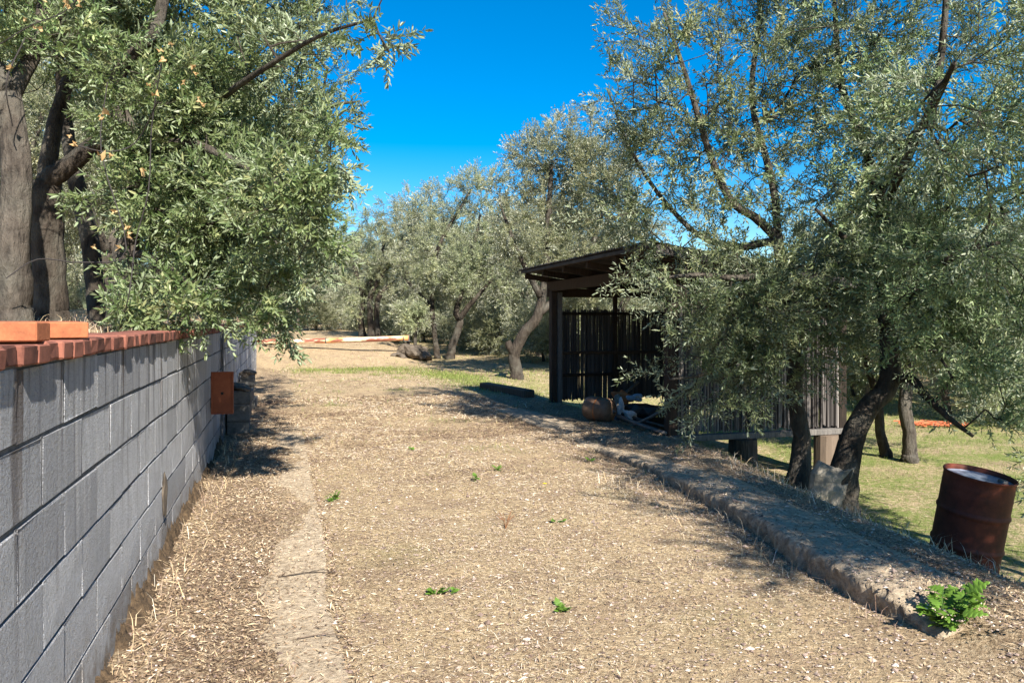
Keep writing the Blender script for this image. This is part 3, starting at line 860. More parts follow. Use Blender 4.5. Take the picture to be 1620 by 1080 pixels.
def further_left():
    b = at(335, 10.8)
    make_tree('olive_tree', 'tree further along the wall whose pale branches reach over the track', b, 5,
        [([b, P(340, 430, 10.8), P(352, 360, 10.7), P(380, 280, 10.5)], [.11, .095, .085, .07]),
         ([P(352, 365, 10.7), P(410, 330, 10.2), P(470, 320, 9.8), P(520, 340, 9.6)], [.055, .045, .03, .014]),
         ([P(380, 285, 10.5), P(450, 210, 10.2), P(520, 170, 10), P(570, 160, 9.9)], [.05, .04, .028, .012])],
        [blob(470, 380, 9.8, 60, .8, 80, 1.3), blob(450, 460, 9.6, 50, .6, 40, 1.3), blob(500, 300, 9.9, 60, .8, 60, 1.1), blob(540, 190, 10, 55, .8, 70, .9), blob(420, 200, 10.4, 100, 1.2, 120), blob(480, 60, 10.4, 110, 1.2, 110, .9), blob(480, -80, 10.4, 150, 1.3, 90, .8)],
        170, 'broad', M_LEAF_GREEN, M_BARK, 'olive trees on the terrace', sprays=3, up=.2)
left_trees()
further_left()

# --- right side, nearest trees
def right_trees():
    g = 'olive trees beside the shed'
    b = at(1264, 8.1)
    make_tree('olive_tree', 'slim grey trunk standing just before the end wall of the shed', b, 11,
        [([b, P(1268, 690, 8.1), P(1256, 620, 8.05), P(1262, 540, 8.0), P(1240, 440, 7.95), P(1228, 370, 7.95)], [.115, .085, .075, .072, .062, .055]),
         ([P(1228, 375, 7.95), P(1195, 345, 7.9), P(1155, 315, 7.8), P(1120, 235, 7.7), P(1085, 120, 7.6), P(1050, 20, 7.5)], [.05, .045, .04, .032, .024, .014]),
         ([P(1232, 390, 7.95), P(1222, 290, 8.0), P(1190, 160, 8.1), P(1200, 40, 8.2), P(1210, -120, 8.3)], [.045, .04, .032, .025, .014]),
         ([P(1238, 430, 7.95), P(1170, 440, 7.7), P(1110, 435, 7.5), P(1040, 440, 7.4)], [.04, .032, .025, .012]),
         ([P(1258, 570, 8.0), P(1200, 560, 7.8), P(1120, 590, 7.6), P(1060, 600, 7.5)], [.035, .03, .02, .01]),
         ([P(1228, 380, 7.95), P(1160, 390, 8.2), P(1090, 360, 8.5), P(1010, 260, 8.7), P(960, 140, 8.8)], [.045, .04, .03, .02, .01])],
        [blob(1140, 470, 7.6, 125, .7, 85, 2.0), blob(1125, 590, 7.6, 95, .6, 85, 2.0), blob(1215, 545, 7.7, 110, .6, 100, 1.9), blob(1260, 430, 7.8, 120, .7, 80, 1.7), blob(1310, 540, 7.8, 60, .4, 90, 1.6),
         blob(1150, 240, 7.9, 180, 1.1, 160, .5), blob(1060, 120, 7.9, 120, .9, 130, .5), blob(1000, 300, 8.6, 80, .8, 120, .5), blob(1260, 110, 8.1, 150, 1, 160, .45), blob(965, 110, 8.4, 50, .4, 80, .6), blob(1080, 425, 7.5, 60, .5, 45, 2.2), blob(1180, -150, 8.1, 230, 1.2, 120, .7)],
        455, 'near', M_LEAF, M_BARK, g, sprays=3, up=.3)
    b = at(1326, 7.5)
    make_tree('olive_tree', 'thick leaning dark trunk with forked limbs to the left of the drum', b, 12,
        [([b, P(1345, 705, 7.5), P(1374, 645, 7.5), P(1408, 600, 7.5), P(1402, 500, 7.5), P(1394, 400, 7.5), P(1396, 320, 7.5)], [.15, .115, .098, .10, .082, .075, .065]),
         ([P(1396, 325, 7.5), P(1420, 250, 7.4), P(1470, 180, 7.2), P(1490, 80, 7.1), P(1500, -60, 7)], [.06, .05, .042, .034, .02]),
         ([P(1396, 330, 7.5), P(1370, 240, 7.7), P(1330, 130, 7.9), P(1320, 0, 8)], [.055, .045, .035, .02]),
         ([P(1412, 603, 7.5), P(1440, 598, 7.3), P(1465, 625, 7.1), P(1500, 660, 6.9), P(1540, 690, 6.8)], [.05, .045, .036, .026, .014]),
         ([P(1405, 520, 7.5), P(1450, 450, 7.2), P(1520, 400, 6.9), P(1600, 380, 6.7)], [.05, .042, .03, .016]),
         ([P(1396, 400, 7.5), P(1340, 380, 7.4), P(1290, 330, 7.3)], [.04, .03, .015]),
         ([P(1396, 330, 7.5), P(1440, 240, 6.6), P(1480, 160, 5.8), P(1510, 100, 5.2)], [.05, .04, .03, .016])],
        [blob(1490, 420, 7.0, 140, .9, 120, 1.2), blob(1540, 560, 6.9, 110, .7, 90, 1.5), blob(1430, 520, 7.3, 80, .6, 70, 1.1), blob(1480, 220, 7.2, 160, 1.0, 140, .6), blob(1360, 330, 7.4, 110, .8, 90, .6), blob(1400, 60, 7.5, 190, 1.1, 130, .45), blob(1570, 660, 6.6, 70, .5, 55, 1.6), blob(1430, -150, 7.4, 240, 1.3, 120, .7), blob(1600, 260, 6.8, 90, .8, 150, .8), blob(1345, 450, 7.3, 50, .4, 50, 1.0), blob(1500, 150, 5.3, 120, .6, 150, .6), blob(1570, 330, 5.6, 70, .5, 130, .9)],
        500, 'near', M_LEAF, M_BARK_DARK, g, sprays=3, up=.2)
    # tree just outside the frame on the right: its shade falls on kerb and drum, its branches reach in
    b = np.array([5.1, 3.4, gz1(5.1, 3.4)])
    make_tree('olive_tree', 'nearest foliage at the right edge of the picture, above the drum', b, 13,
        [([b, b+[-.05, -.1, .9], b+[.1, -.3, 1.6]], [.16, .13, .11]),
         ([b+[.1, -.3, 1.6], b+[-.3, -.7, 2.3], b+[-.6, -1.3, 3.0], b+[-.7, -1.8, 3.7]], [.07, .06, .04, .02]),
         ([b+[.1, -.3, 1.6], b+[.2, .5, 2.3], b+[-.2, 1.3, 2.9], b+[-.5, 2.0, 3.3]], [.07, .06, .04, .02]),
         ([b+[.0, -.1, 1.1], b+[-.3, .8, 1.5], b+[-.6, 1.7, 1.5], b+[-.7, 2.4, 1.3]], [.05, .04, .03, .014])],
        [(3.2, 3.5, 3.3, .6, .9, .7, 1.6), (3.75, 1.7, 2.5, .95, 1.5, .75, 1.6), (3.3, 2.6, 2.1, .5, .7, .5, 1.6), (4.4, 2.0, 2.9, 1.2, 1.5, 1.0, 1.0), (4.3, .9, 3.4, 1.0, 1.2, 1.0), (4.6, 4.8, 3.0, .9, 1.1, 1.1), (4.35, 5.6, 1.6, .45, .6, 1.0, 1.3), (3.7, 2.7, 2.0, .6, .6, .5, 1.1), (4.3, 5.9, .55, .4, .45, .45, 1.3)],
        560, 'near', M_LEAF, M_BARK, g, sprays=3, up=.2, keep=lambda A: (A[:, 0] > .655*A[:, 1]+.12*(A[:, 1] < 3.9)) & (A[:, 0] > 1.62-.55*((A[:, 1]+1.16*A[:, 2]) > 5.3)+.497*np.maximum(A[:, 2], 0)) & (A[:, 1]+1.16*A[:, 2] > 4.15))
    b = at(1440, 10.9)
    make_tree('olive_tree', 'sturdy upright trunk in the grass behind the leaning trunk', b, 14,
        [([b, P(1438, 680, 10.9), P(1432, 640, 10.9), P(1440, 560, 11), P(1450, 430, 11)], [.105, .09, .088, .075, .05]),
         ([P(1440, 560, 11), P(1500, 480, 11.2), P(1560, 380, 11.4)], [.06, .05, .02])],
        [blob(1450, 540, 11, 120, 1.1, 60, 1.2), blob(1520, 420, 11.2, 150, 1.4, 130), blob(1400, 380, 11.2, 110, 1.2, 130), blob(1560, 560, 10.8, 90, .8, 70, 1.2)],
        170, 'far', M_LEAF, M_BARK, g, sprays=4)
    b = at(1402, 11.3)
    make_tree('olive_tree', 'thin bent trunk beside the sturdy one behind the leaning tree', b, 15,
        [([b, P(1392, 680, 11.3), P(1388, 630, 11.3), P(1370, 560, 11.5), P(1350, 450, 11.6)], [.08, .065, .06, .05, .03])],
        [blob(1355, 570, 11.6, 70, .8, 45, 1.2), blob(1340, 430, 11.8, 110, 1.2, 100)], 80, 'far', M_LEAF, M_BARK_DARK, g, sprays=4)
right_trees()

# --- middle distance
def mid_trees():
    g = 'olive trees beyond the track'
    b = at(818, 19.0)
    make_tree('olive_tree', 'leaning forked trunk at the left of the shed with a cut stub', b, 21,
        [([b, P(814, 560, 19), P(828, 528, 19), P(850, 500, 19), P(862, 440, 19.1), P(868, 340, 19.2), P(872, 260, 19.3)], [.15, .135, .125, .115, .09, .07, .045]),
         ([P(815, 562, 19), P(806, 548, 18.95), P(803, 540, 18.95)], [.10, .085, .07]),
         ([P(850, 498, 19), P(890, 460, 19.3), P(940, 380, 19.6), P(960, 300, 19.8)], [.10, .08, .06, .03]),
         ([P(855, 470, 19), P(820, 400, 19.1), P(790, 320, 19.2)], [.08, .06, .03])],
        [blob(870, 260, 19.3, 80, 1.3, 80), blob(930, 290, 19.6, 90, 1.4, 100), blob(830, 360, 19.2, 70, 1.2, 80, .9), blob(880, 400, 19.2, 90, 1.2, 60), blob(985, 350, 20, 70, 1, 90), blob(865, 190, 19.3, 45, .8, 30, .8)],
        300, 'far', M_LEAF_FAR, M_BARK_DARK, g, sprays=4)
    b = at(692, 28.0)
    make_tree('olive_tree', 'thin straight trunk at the end of the track, left of a crooked one', b, 22,
        [([b, P(688, 530, 28), P(684, 480, 28), P(690, 400, 28.2), P(745, 300, 28.4)], [.10, .085, .08, .07, .05]),
         ([P(684, 485, 28), P(668, 470, 28), P(640, 440, 28.2)], [.09, .07, .04])],
        [blob(690, 400, 28.3, 80, 1.7, 90), blob(655, 460, 28.2, 45, 1, 45), blob(670, 330, 28.5, 60, 1.3, 40, .8)], 150, 'far', M_LEAF_FAR, M_BARK_DARK, g, sprays=4)
    b = at(712, 27.5)
    make_tree('olive_tree', 'crooked thick trunk curving right at the end of the track', b, 23,
        [([b, P(716, 545, 27.5), P(728, 510, 27.5), P(722, 490, 27.5), P(740, 430, 27.6), P(760, 340, 27.8)], [.15, .13, .12, .105, .08, .05]),
         ([P(726, 505, 27.5), P(745, 480, 27.3), P(780, 440, 27.2)], [.12, .09, .05])],
        [blob(770, 420, 27.6, 80, 1.6, 80), blob(765, 310, 27.9, 55, 1.2, 60, .9), blob(760, 240, 28, 22, .6, 22, .9), blob(720, 445, 27, 45, .8, 35, 1.2)], 200, 'far', M_LEAF_FAR, M_BARK_DARK, g, sprays=4)
    b = at(574, 33.5)
    make_tree('olive_tree', 'flared dark trunk above the bank behind the barrier pipe', b, 24,
        [([b, P(571, 505, 33.5), P(574, 470, 33.5), P(560, 420, 33.6)], [.15, .12, .11, .08]), ([P(574, 470, 33.5), P(600, 420, 33.6), P(610, 360, 33.6)], [.13, .1, .05])],
        [blob(580, 430, 33.6, 60, 2.0, 80), blob(560, 470, 33, 40, 1.2, 40), blob(560, 380, 33.8, 40, 1.2, 40)], 140, 'far', M_LEAF_FAR, M_BARK_DARK, g, sprays=4)
    b = at(588, 32.8)
    make_tree('olive_tree', 'twin trunks just right of the flared trunk above the bank', b, 25,
        [([b, P(586, 500, 32.8), P(590, 460, 32.8), P(640, 380, 33)], [.15, .13, .12, .07]), ([at(598, 32.8), P(596, 505, 32.8), P(602, 465, 32.8), P(650, 430, 33)], [.15, .12, .11, .06])],
        [blob(650, 360, 33, 65, 2.0, 60), blob(630, 440, 32.8, 60, 1.5, 60), blob(660, 310, 33.4, 40, 1.3, 25, .9), blob(700, 370, 33.5, 40, 1.2, 60)], 190, 'far', M_LEAF_FAR, M_BARK_DARK, g, sprays=4)
    b = at(657, 27.0)
    make_tree('olive_tree', 'small bushy sapling behind the right end of the barrier pipe', b, 26,
        [([b, P(657, 530, 27), P(662, 510, 27)], [.07, .06, .04])], [blob(655, 505, 27, 32, .6, 26), blob(640, 500, 26.8, 20, .4, 18)], 34, 'far', M_LEAF_FAR, M_BARK_DARK, g, sprays=4)
mid_trees()

# --- grove: four grown olives, copied
def grove():
    g = 'olive trees of the grove in the background'
    protos = []
    for v in range(4):
        rg = random.Random(100+v); b = np.zeros(3)
        h = 1.3+.3*rg.random()
        paths = [([b, b+[rg.uniform(-.15, .15), rg.uniform(-.15, .15), .6], b+[rg.uniform(-.3, .3), rg.uniform(-.3, .3), h]], [.15, .125, .12])]
        top = paths[0][0][-1]
        for k in range(4):
            a = k*1.57+rg.uniform(-.5, .5); e = np.array([math.cos(a), math.sin(a), 0])
            paths.append(([top, top+e*.5+[0, 0, .6], top+e*1.0+[0, 0, 1.5], top+e*1.3+[0, 0, 2.5]], [.09, .07, .05, .025]))
        blobs = [(0, 0, 3.6, 1.9, 1.9, 1.5, 1)]+([(0, 0, 1.6, 1.7, 1.7, .8, 1.2)] if v % 2 else [])
        for k in range(5):
            a = rg.uniform(0, 6.28); r_ = rg.uniform(.8, 1.6); blobs.append((math.cos(a)*r_, math.sin(a)*r_, rg.uniform(1.7, 4.6), rg.uniform(.7, 1.1), rg.uniform(.7, 1.1), rg.uniform(.5, 1.0), 1.2))
        protos.append((paths, blobs))
    # column, distance, row of the picture where the top shows
    spots = [(-60, 13, -50), (60, 16, 40), (170, 12.5, 60), (245, 17, 120), (120, 24, 150), (330, 22, 200), (20, 32, 180), (400, 29, 250), (470, 38, 330), (440, 54, 320), (530, 46, 372), (505, 60, 360),
             (600, 44, 350), (665, 42, 330), (735, 40, 330), (800, 36, 300), (855, 29, 300), (905, 24.5, 370), (960, 21.5, 330), (1010, 26, 390), (1075, 22, 410), (1150, 18.5, 430), (930, 34, 340), (1040, 38, 400), (870, 44, 330),
             (1200, 26, 410), (1270, 19.5, 430), (1345, 23, 400), (1370, 17.0, 420), (1430, 20, 390), (1500, 15.5, 400), (1580, 18, 370), (1690, 15, 330), (1530, 27, 380), (1640, 24, 350), (1290, 34, 410), (1420, 36, 410), (1160, 42, 420),
             (700, 58, 380), (560, 64, 400), (780, 64, 380), (350, 48, 330), (150, 48, 250), (960, 58, 400), (1100, 62, 420), (1250, 56, 425), (1560, 48, 410)]
    first = {}
    def where(px): 
        for lim, nm in ((60, 'behind the trunks at the left edge'), (260, 'behind the dark trunks on the terrace'), (480, 'behind the hanging branches over the wall'), (640, 'above the barrier pipe'), (790, 'behind the crooked trunks at the track end'), (900, 'behind the leaning stubbed tree'), (1080, 'behind the open side of the shed'), (1260, 'behind the cane wall of the shed'), (1480, 'behind the leaning trunk by the shed')):
            if px < lim: return nm
        return 'behind the drum near the right edge'
    ranks = ['nearest', 'second nearest', 'third nearest', 'fourth nearest', 'fifth nearest', 'sixth nearest', 'seventh nearest', 'farthest']
    bins = {}
    for px, Y, tp in spots: bins.setdefault(where(px), []).append(Y)
    for i, (px, Y, tp) in enumerate(spots):
        v = i % 4; p = at(px, Y); rz = (i*2.4) % 6.28
        sc = (EYE+(508-tp)/F_PX*Y-p[2])/5.7
        bl = sorted(bins[where(px)]); k = bl.index(Y)
        rank = '' if len(bl) == 1 else 'farthest ' if k == len(bl)-1 else ranks[k]+' '
        lab = f'{rank}grey green olive tree {where(px)}'
        if v not in first:
            paths, blobs = protos[v]
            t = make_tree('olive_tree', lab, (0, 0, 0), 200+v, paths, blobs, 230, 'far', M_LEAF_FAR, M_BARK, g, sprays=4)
            t.location = tuple(p); t.rotation_euler = (0, 0, rz); t.scale = (sc, sc, sc); first[v] = t
        else:
            copy_tree(first[v], lab, tuple(p), rz, sc, g)
grove()
def shrubs():
    g = 'low olive shrubs under the grove'
    spots = [(455, 44, 455), (500, 40, 460), (545, 42, 450), (615, 40, 455), (640, 46, 440), (672, 38, 470), (700, 44, 450), (735, 36, 465), (765, 33, 470), (790, 30, 475), (750, 48, 450), (825, 36, 460), (860, 26, 480), (880, 34, 455),
             (930, 27, 470), (985, 25, 475), (1040, 28, 470), (1110, 24, 485), (1350, 19, 520), (1420, 25, 520), (1490, 22, 525), (1560, 20, 520), (1600, 15, 530), (80, 22, 400), (200, 20, 410), (280, 18, 420), (360, 26, 420)]
    near = {455: 'left of the barrier pipe', 545: 'just left of the flared trunk', 615: 'right of the twin trunks', 735: 'right of the crooked trunk', 825: 'behind the stubbed leaning trunk', 860: 'beside the shed post', 985: 'seen through the open shed', 80: 'between the left trunks'}
    src = None
    order = ['first', 'second', 'third', 'fourth', 'fifth', 'sixth', 'seventh', 'eighth', 'ninth', 'tenth']
    xs = sorted(q[0] for q in spots)
    for i, (px, Y, tp) in enumerate(spots):
        p = at(px, Y); sc = (EYE+(508-tp)/F_PX*Y-p[2])/2.1
        if px in near: lab = 'low grey green olive shrub '+near[px]
        else:
            k = xs.index(px)
            side = 'from the left' if k < 10 else 'from the right'
            lab = f'low olive shrub under the trees, {order[k] if k < 10 else order[min(9, len(xs)-1-k)]} {side}' if (k < 10 or len(xs)-1-k < 10) else f'low olive shrub in the middle distance, {order[k-10]} right of the track end'
        if src is None:
            src = make_tree('olive_shrub', lab, (0, 0, 0), 321, [([(0, 0, 0), (.05, 0, .35), (.0, .1, .7)], [.05, .045, .03]), ([(0.05, 0, .3), (.4, .2, .7), (.7, .3, 1.1)], [.03, .025, .012]), ([(0, 0, .3), (-.4, -.2, .7), (-.6, .2, 1.1)], [.03, .025, .012])],
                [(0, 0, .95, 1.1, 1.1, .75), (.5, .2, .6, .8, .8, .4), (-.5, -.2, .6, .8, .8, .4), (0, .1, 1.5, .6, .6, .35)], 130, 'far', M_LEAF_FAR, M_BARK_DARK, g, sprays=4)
            src['category'] = 'shrub'; src.location = tuple(p); src.scale = (sc, sc, sc)
        else: copy_tree(src, lab, tuple(p), i*1.9 % 6.28, sc, g)
shrubs()

# ------------------------------------------------------------------ shed
def shed():
    t = thing('shed', 'dark open timber shed with cane walls and a sloping roof', 'shed', (*ws(5.1, 8.15), 0), (0, 0, WALL_ROT))
    Lg, Dp = 4.2, 2.4                       # along the track, depth;  local x = depth, y = along
    gl = lambda x, y: gz1(*(np.array(ws(5.1+x, 8.15+y))))
    zr = lambda x: 2.05-.135*(x)            # underside of the roof
    def post(nm, x, y, z1, a=.12, b=.12, z0=None, m=M_WOOD_DARK, lean=0):
        z0 = gl(x, y)-.1 if z0 is None else z0
        mb = MB(); mb.box((x-a/2, y-b/2, z0), (x+a/2, y+b/2, z1), b=.008); return link(nm, mb.mesh(nm, m), t)
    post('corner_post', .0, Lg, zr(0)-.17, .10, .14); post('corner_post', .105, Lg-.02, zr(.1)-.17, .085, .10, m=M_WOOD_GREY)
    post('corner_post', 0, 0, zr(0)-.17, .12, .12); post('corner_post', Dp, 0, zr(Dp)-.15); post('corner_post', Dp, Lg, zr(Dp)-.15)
    post('post', 1.15, Lg-.0, 1.86, .07, .07); 
    # beams
    def beam(nm, p0, p1, a, h, m=M_WOOD_DARK):
        p0 = Vector(p0); p1 = Vector(p1); d = p1-p0
        M = Matrix.Translation(p0)@d.to_track_quat('X', 'Z').to_matrix().to_4x4()
        mb = MB(); mb.box((0, -a/2, -h/2), (d.length, a/2, h/2), M=M, b=.006); return link(nm, mb.mesh(nm, m), t)
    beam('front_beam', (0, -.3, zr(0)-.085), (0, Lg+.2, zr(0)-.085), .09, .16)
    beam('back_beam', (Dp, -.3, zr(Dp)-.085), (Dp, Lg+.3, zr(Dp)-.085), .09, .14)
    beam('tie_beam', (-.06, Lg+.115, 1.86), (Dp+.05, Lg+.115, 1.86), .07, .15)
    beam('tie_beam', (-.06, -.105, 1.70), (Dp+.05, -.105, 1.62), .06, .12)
    for k in range(6):
        y = -.25+k*(Lg+.5)/5
        beam('rafter', (-.42, y, zr(-.42)+.04), (Dp+.4, y, zr(Dp+.4)+.04), .06, .09)
    for x in (-.38, .5, 1.4, 2.3, 2.75):
        beam('purlin', (x, -.4, zr(x)+.105), (x, Lg+.3, zr(x)+.105), .05, .035)
    # corrugated sheets, overlapping
    nsh = 5; wsh = (Lg+.85)/nsh
    for k in range(nsh):
        ys = np.linspace(0, wsh+.04, 33); xs = np.linspace(-.5, Dp+.5, 9)
        Y, X = np.meshgrid(ys, xs); Z = .012*np.sin(Y/.076*2*math.pi)+.004*np.sin(X*9+k)
        n, m = X.shape
        Zt = zr(X)+.145+Z+.004*(k % 2)
        Vt = np.stack([X, Y, Zt], -1).reshape(-1, 3); Vb = Vt-[0, 0, .006]
        i = np.arange(n-1)[:, None]*m; j = np.arange(m-1)[None]
        q = np.stack([i+j, i+j+1, i+m+j+1, i+m+j], -1).reshape(-1, 4)
        o = n*m
        ed = []
        for a in range(m-1): ed += [[a, a+1, o+a+1, o+a], [(n-1)*m+a+1, (n-1)*m+a, o+(n-1)*m+a, o+(n-1)*m+a+1]]
        for a in range(n-1): ed += [[(a+1)*m, a*m, o+a*m, o+(a+1)*m], [a*m+m-1, (a+1)*m+m-1, o+(a+1)*m+m-1, o+a*m+m-1]]
        me = np_mesh('roof_sheet', np.vstack([Vt, Vb]), [q[:, ::-1], q+o, np.array(ed)], M_ROOF)
        link('roof_sheet', me, t, (0, -.5+k*wsh, 0))
    beam('fascia', (-.47, -.48, zr(-.47)+.10), (-.47, Lg+.32, zr(-.47)+.10), .02, .05, M_ROOF)
    beam('fascia', (-.44, -.47, zr(-.44)+.07), (Dp+.48, -.47, zr(Dp+.48)+.07), .025, .10, M_ROOF)
    # cane screens
    rg = np.random.default_rng(77)
    def canes(nm, p0, p1, z0, z1f, miss=.04, tm=.5, ts=.25):
        mb = MB(); p0 = np.array(p0, float); p1 = np.array(p1, float); L = np.linalg.norm(p1-p0); d = (p1-p0)/L; nrm = np.array([-d[1], d[0]])
        q = .0
        while q < L-.02:
            r_ = rg.uniform(.009, .015)
            q += r_*1.75+abs(rg.normal(0, .0010))
            if rg.random() < miss: continue
            f = q/L; zt = z1f(f)-abs(rg.normal(0, .03)); zb = z0+rg.normal(0, .015)
            a = p0+d*(q+rg.normal(0, .004))+nrm*rg.normal(0, .006); b = p0+d*(q+rg.normal(0, .012))+nrm*rg.normal(0, .008)
            m_ = (a+b)/2+d*rg.normal(0, .006)
            mb.tube([(a[0], a[1], zb), (m_[0], m_[1], (zb+zt)/2), (b[0], b[1], zt)], [r_, r_*.95, r_*.8], 5, t=float(np.clip(rg.normal(tm, ts), 0, 1)))
        return link(nm, mb.mesh(nm, M_CANE), t, kind='stuff')
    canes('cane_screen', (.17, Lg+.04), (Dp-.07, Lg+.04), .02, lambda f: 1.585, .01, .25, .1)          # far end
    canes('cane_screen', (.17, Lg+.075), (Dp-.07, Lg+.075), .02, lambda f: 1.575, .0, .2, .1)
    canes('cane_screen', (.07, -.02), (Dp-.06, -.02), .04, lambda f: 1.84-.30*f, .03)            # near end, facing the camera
    canes('cane_screen', (Dp+.0, .08), (Dp+.0, Lg-.08), -.05, lambda f: 1.62, .02)         # back, unseen, put in to keep the interior dark
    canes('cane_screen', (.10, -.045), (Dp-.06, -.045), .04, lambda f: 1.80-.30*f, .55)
    for z in (.45, .83, 1.5): beam('rail', (.05, Lg-.02, z), (Dp, Lg-.02, z), .04, .05)
    for z in (.4, 1.05, 1.55): beam('rail', (.0, .045, z), (Dp, .045, z), .04, .05)
    for z in (.4, 1.1): beam('rail', (Dp-.055, .0, z), (Dp-.055, Lg, z), .04, .05)
    beam('sill', (-.06, -.05, -.02), (Dp+.25, -.05, -.02), .12, .07, M_WOOD_GREY)
    beam('sill', (Dp, -.1, -.09), (Dp, Lg+.1, -.09), .12, .07)
    # supports below the raised near end
    for x, r_ in ((.95, .17), (2.15, .15), ):
        g0 = gl(x, -.05); mb = MB()
        mb.lathe([(0.001, g0-.1), (r_*1.06, g0-.1), (r_*1.03, g0+.05), (r_, -.06), (0.001, -.058)], 14); link('stump_support', mb.mesh('stump', M_WOOD, False), t, (x, -.05, 0))
    g0 = gl(Dp, Lg); mb = MB(); mb.box((Dp-.1, Lg-.1, g0-.1), (Dp+.1, Lg+.1, -.13)); link('stump_support', mb.mesh('stump', M_WOOD), t)
    return t
shed()

# things kept in and before the shed
def junk():
    p = at(948, 10.75); z = gz1(p[0], p[1])
    # small tank on its side
    M = Matrix.Rotation(R(90), 4, 'X')
    t = thing('gas_cylinder', 'rusty brown metal cylinder lying on its side at the front of the shed', 'cylinder', (p[0], p[1], z+.165), (R(4), 0, R(52)))
    mb = MB(); prof = [(.001, -.23), (.06, -.228), (.11, -.215), (.148, -.19), (.165, -.15), (.168, -.05), (.165, .0), (.168, .06), (.165, .15), (.148, .19), (.11, .215), (.05, .228), (.001, .23)]
    mb.lathe(prof, 28, M=M); bod = link('body', mb.mesh('body', M_TANK, True), t)
    mb = MB(); mb.lathe([(.001, .275), (.022, .275), (.024, .235), (.035, .232), (.036, .22)], 12, M=M); link('valve', mb.mesh('valve', M_STEEL, True), t)
    mb = MB(); mb.lathe([(.1705, -.01), (.1715, .0), (.1705, .01)], 28, M=M); link('weld_seam', mb.mesh('seam', M_RUST, True), bod)
    def pipe(label, a, b, r=.026, m=M_STEEL):
        a = np.array(a, float); b = np.array(b, float)
        mb = MB(); mid = (a+b)/2+[0, 0, -.01]; n = 10
        k = 14; 
        mb.tube([a-a, mid-a, b-a], [r, r, r], k); return link('metal_pipe', mb.mesh('metal_pipe', m, True), None, tuple(a), None, label, 'pipe')
    f = lambda px, Y, dz: (lambda q: (q[0], q[1], gz1(q[0], q[1])+dz))(at(px, Y, z=0))
    pipe('grey pipe lying on the ground from the rusty cylinder towards the cane wall', f(978, 10.5, .10), f(1052, 9.15, .03), .028)
    pipe('second grey pipe crossing the first at the shed opening', f(1002, 9.9, .05), f(1056, 9.75, .34), .02)
    pipe('thin pole leaning up to the right inside the shed', f(955, 11.4, .12), f(1010, 11.9, .72), .022, M_WOOD_GREY)
    pipe('slim dark rod lying low behind the rusty cylinder', f(985, 10.9, .12), f(1062, 10.2, .10), .014)
    def scrap(name, label, px, Y, dz, size, m, seed, amp=.4, rot=(0, 0, 0)):
        q = f(px, Y, dz); link(name, lumpy(name, None, size, m, seed, 3, amp), None, q, rot, label, 'scrap')
    scrap('black_sheet', 'heap of crumpled black sheeting inside the shed', 1015, 11.2, .12, (.42, .34, .2), M_TARP, 3, .35)
    scrap('plastic_scrap', 'upright white plastic scrap in the shed, left of the others', 983, 10.9, .22, (.045, .03, .10), M_WHITE, 4, .3, (.2, .1, 0))
    scrap('plastic_scrap', 'white crumpled plastic lying lowest in the scrap heap', 995, 10.75, .12, (.10, .05, .05), M_WHITE, 5, .5, (.1, .5, .3))
    scrap('plastic_scrap', 'pale blue plastic on top of the scrap heap', 1003, 11.05, .38, (.11, .08, .05), M_BLUE, 6, .35)
    scrap('rusty_scrap', 'orange rusty metal lump in the scrap heap', 987, 11.1, .35, (.12, .06, .07), M_RUST, 7, .45, (0, .4, 0))
    scrap('pale_scrap', 'small beige lump beside the orange rusty metal', 977, 11.0, .30, (.05, .05, .06), M_STONE, 8, .3)
    scrap('white_box_scrap', 'dirty white strip low in the scrap heap beside the cylinder', 972, 10.8, .2, (.04, .03, .035), M_WHITE, 9, .3)
junk()

# leaning flat stone and dark timber, barrier, drum
def flat_stone():
    # pale slab between the two trunks
    b = at(1308, 7.45); z = gz1(b[0], b[1])
    mb = MB(); mb.box((-.17, -.05, -.08), (.19, .05, .45), b=.03)
    me = mb.mesh('flat_stone', M_STONE); 
    import bmesh
    bm = bmesh.new(); bm.from_mesh(me); bmesh.ops.subdivide_edges(bm, edges=bm.edges[:], cuts=3, use_grid_fill=True)
    rg = np.random.default_rng(5); ph = rg.uniform(0, 6, 6)
    for v in bm.verts:
        c = v.co
        v.co.x += .05*math.sin(c.z*9+ph[0])*(1 if c.x > 0 else .7)+.03*math.sin(c.z*23+ph[1])+.22*(c.z-.1)*(0.8 if c.x > 0 else .9)
        v.co.z += .05*math.sin(c.x*11+ph[2])*(c.z > .2)
        v.co.y += .015*math.sin(c.x*17+c.z*13+ph[3])
    bm.to_mesh(me); bm.free()
    link('flat_stone', me, None, (b[0]-.04, b[1]-.05, z), (R(-9), 0, R(-8)), 'pale flat stone slab leaning upright between two tree trunks', 'stone')
flat_stone()
def timber():
    a = at(766, 15.6, z=0); b = at(838, 13.9, z=0)
    a[2] = gz1(a[0], a[1])+.05; b[2] = gz1(b[0], b[1])+.05
    d = Vector(b-a); M = d.to_track_quat('X', 'Z').to_matrix().to_4x4()
    mb = MB(); mb.box((0, -.11, -.1), (d.length, .11, .09), b=.02, M=M)
    link('timber_beam', mb.mesh('timber_beam', M_WOOD), None, tuple(a), None, 'dark old timber beam lying on the ground left of the shed', 'timber')
timber()
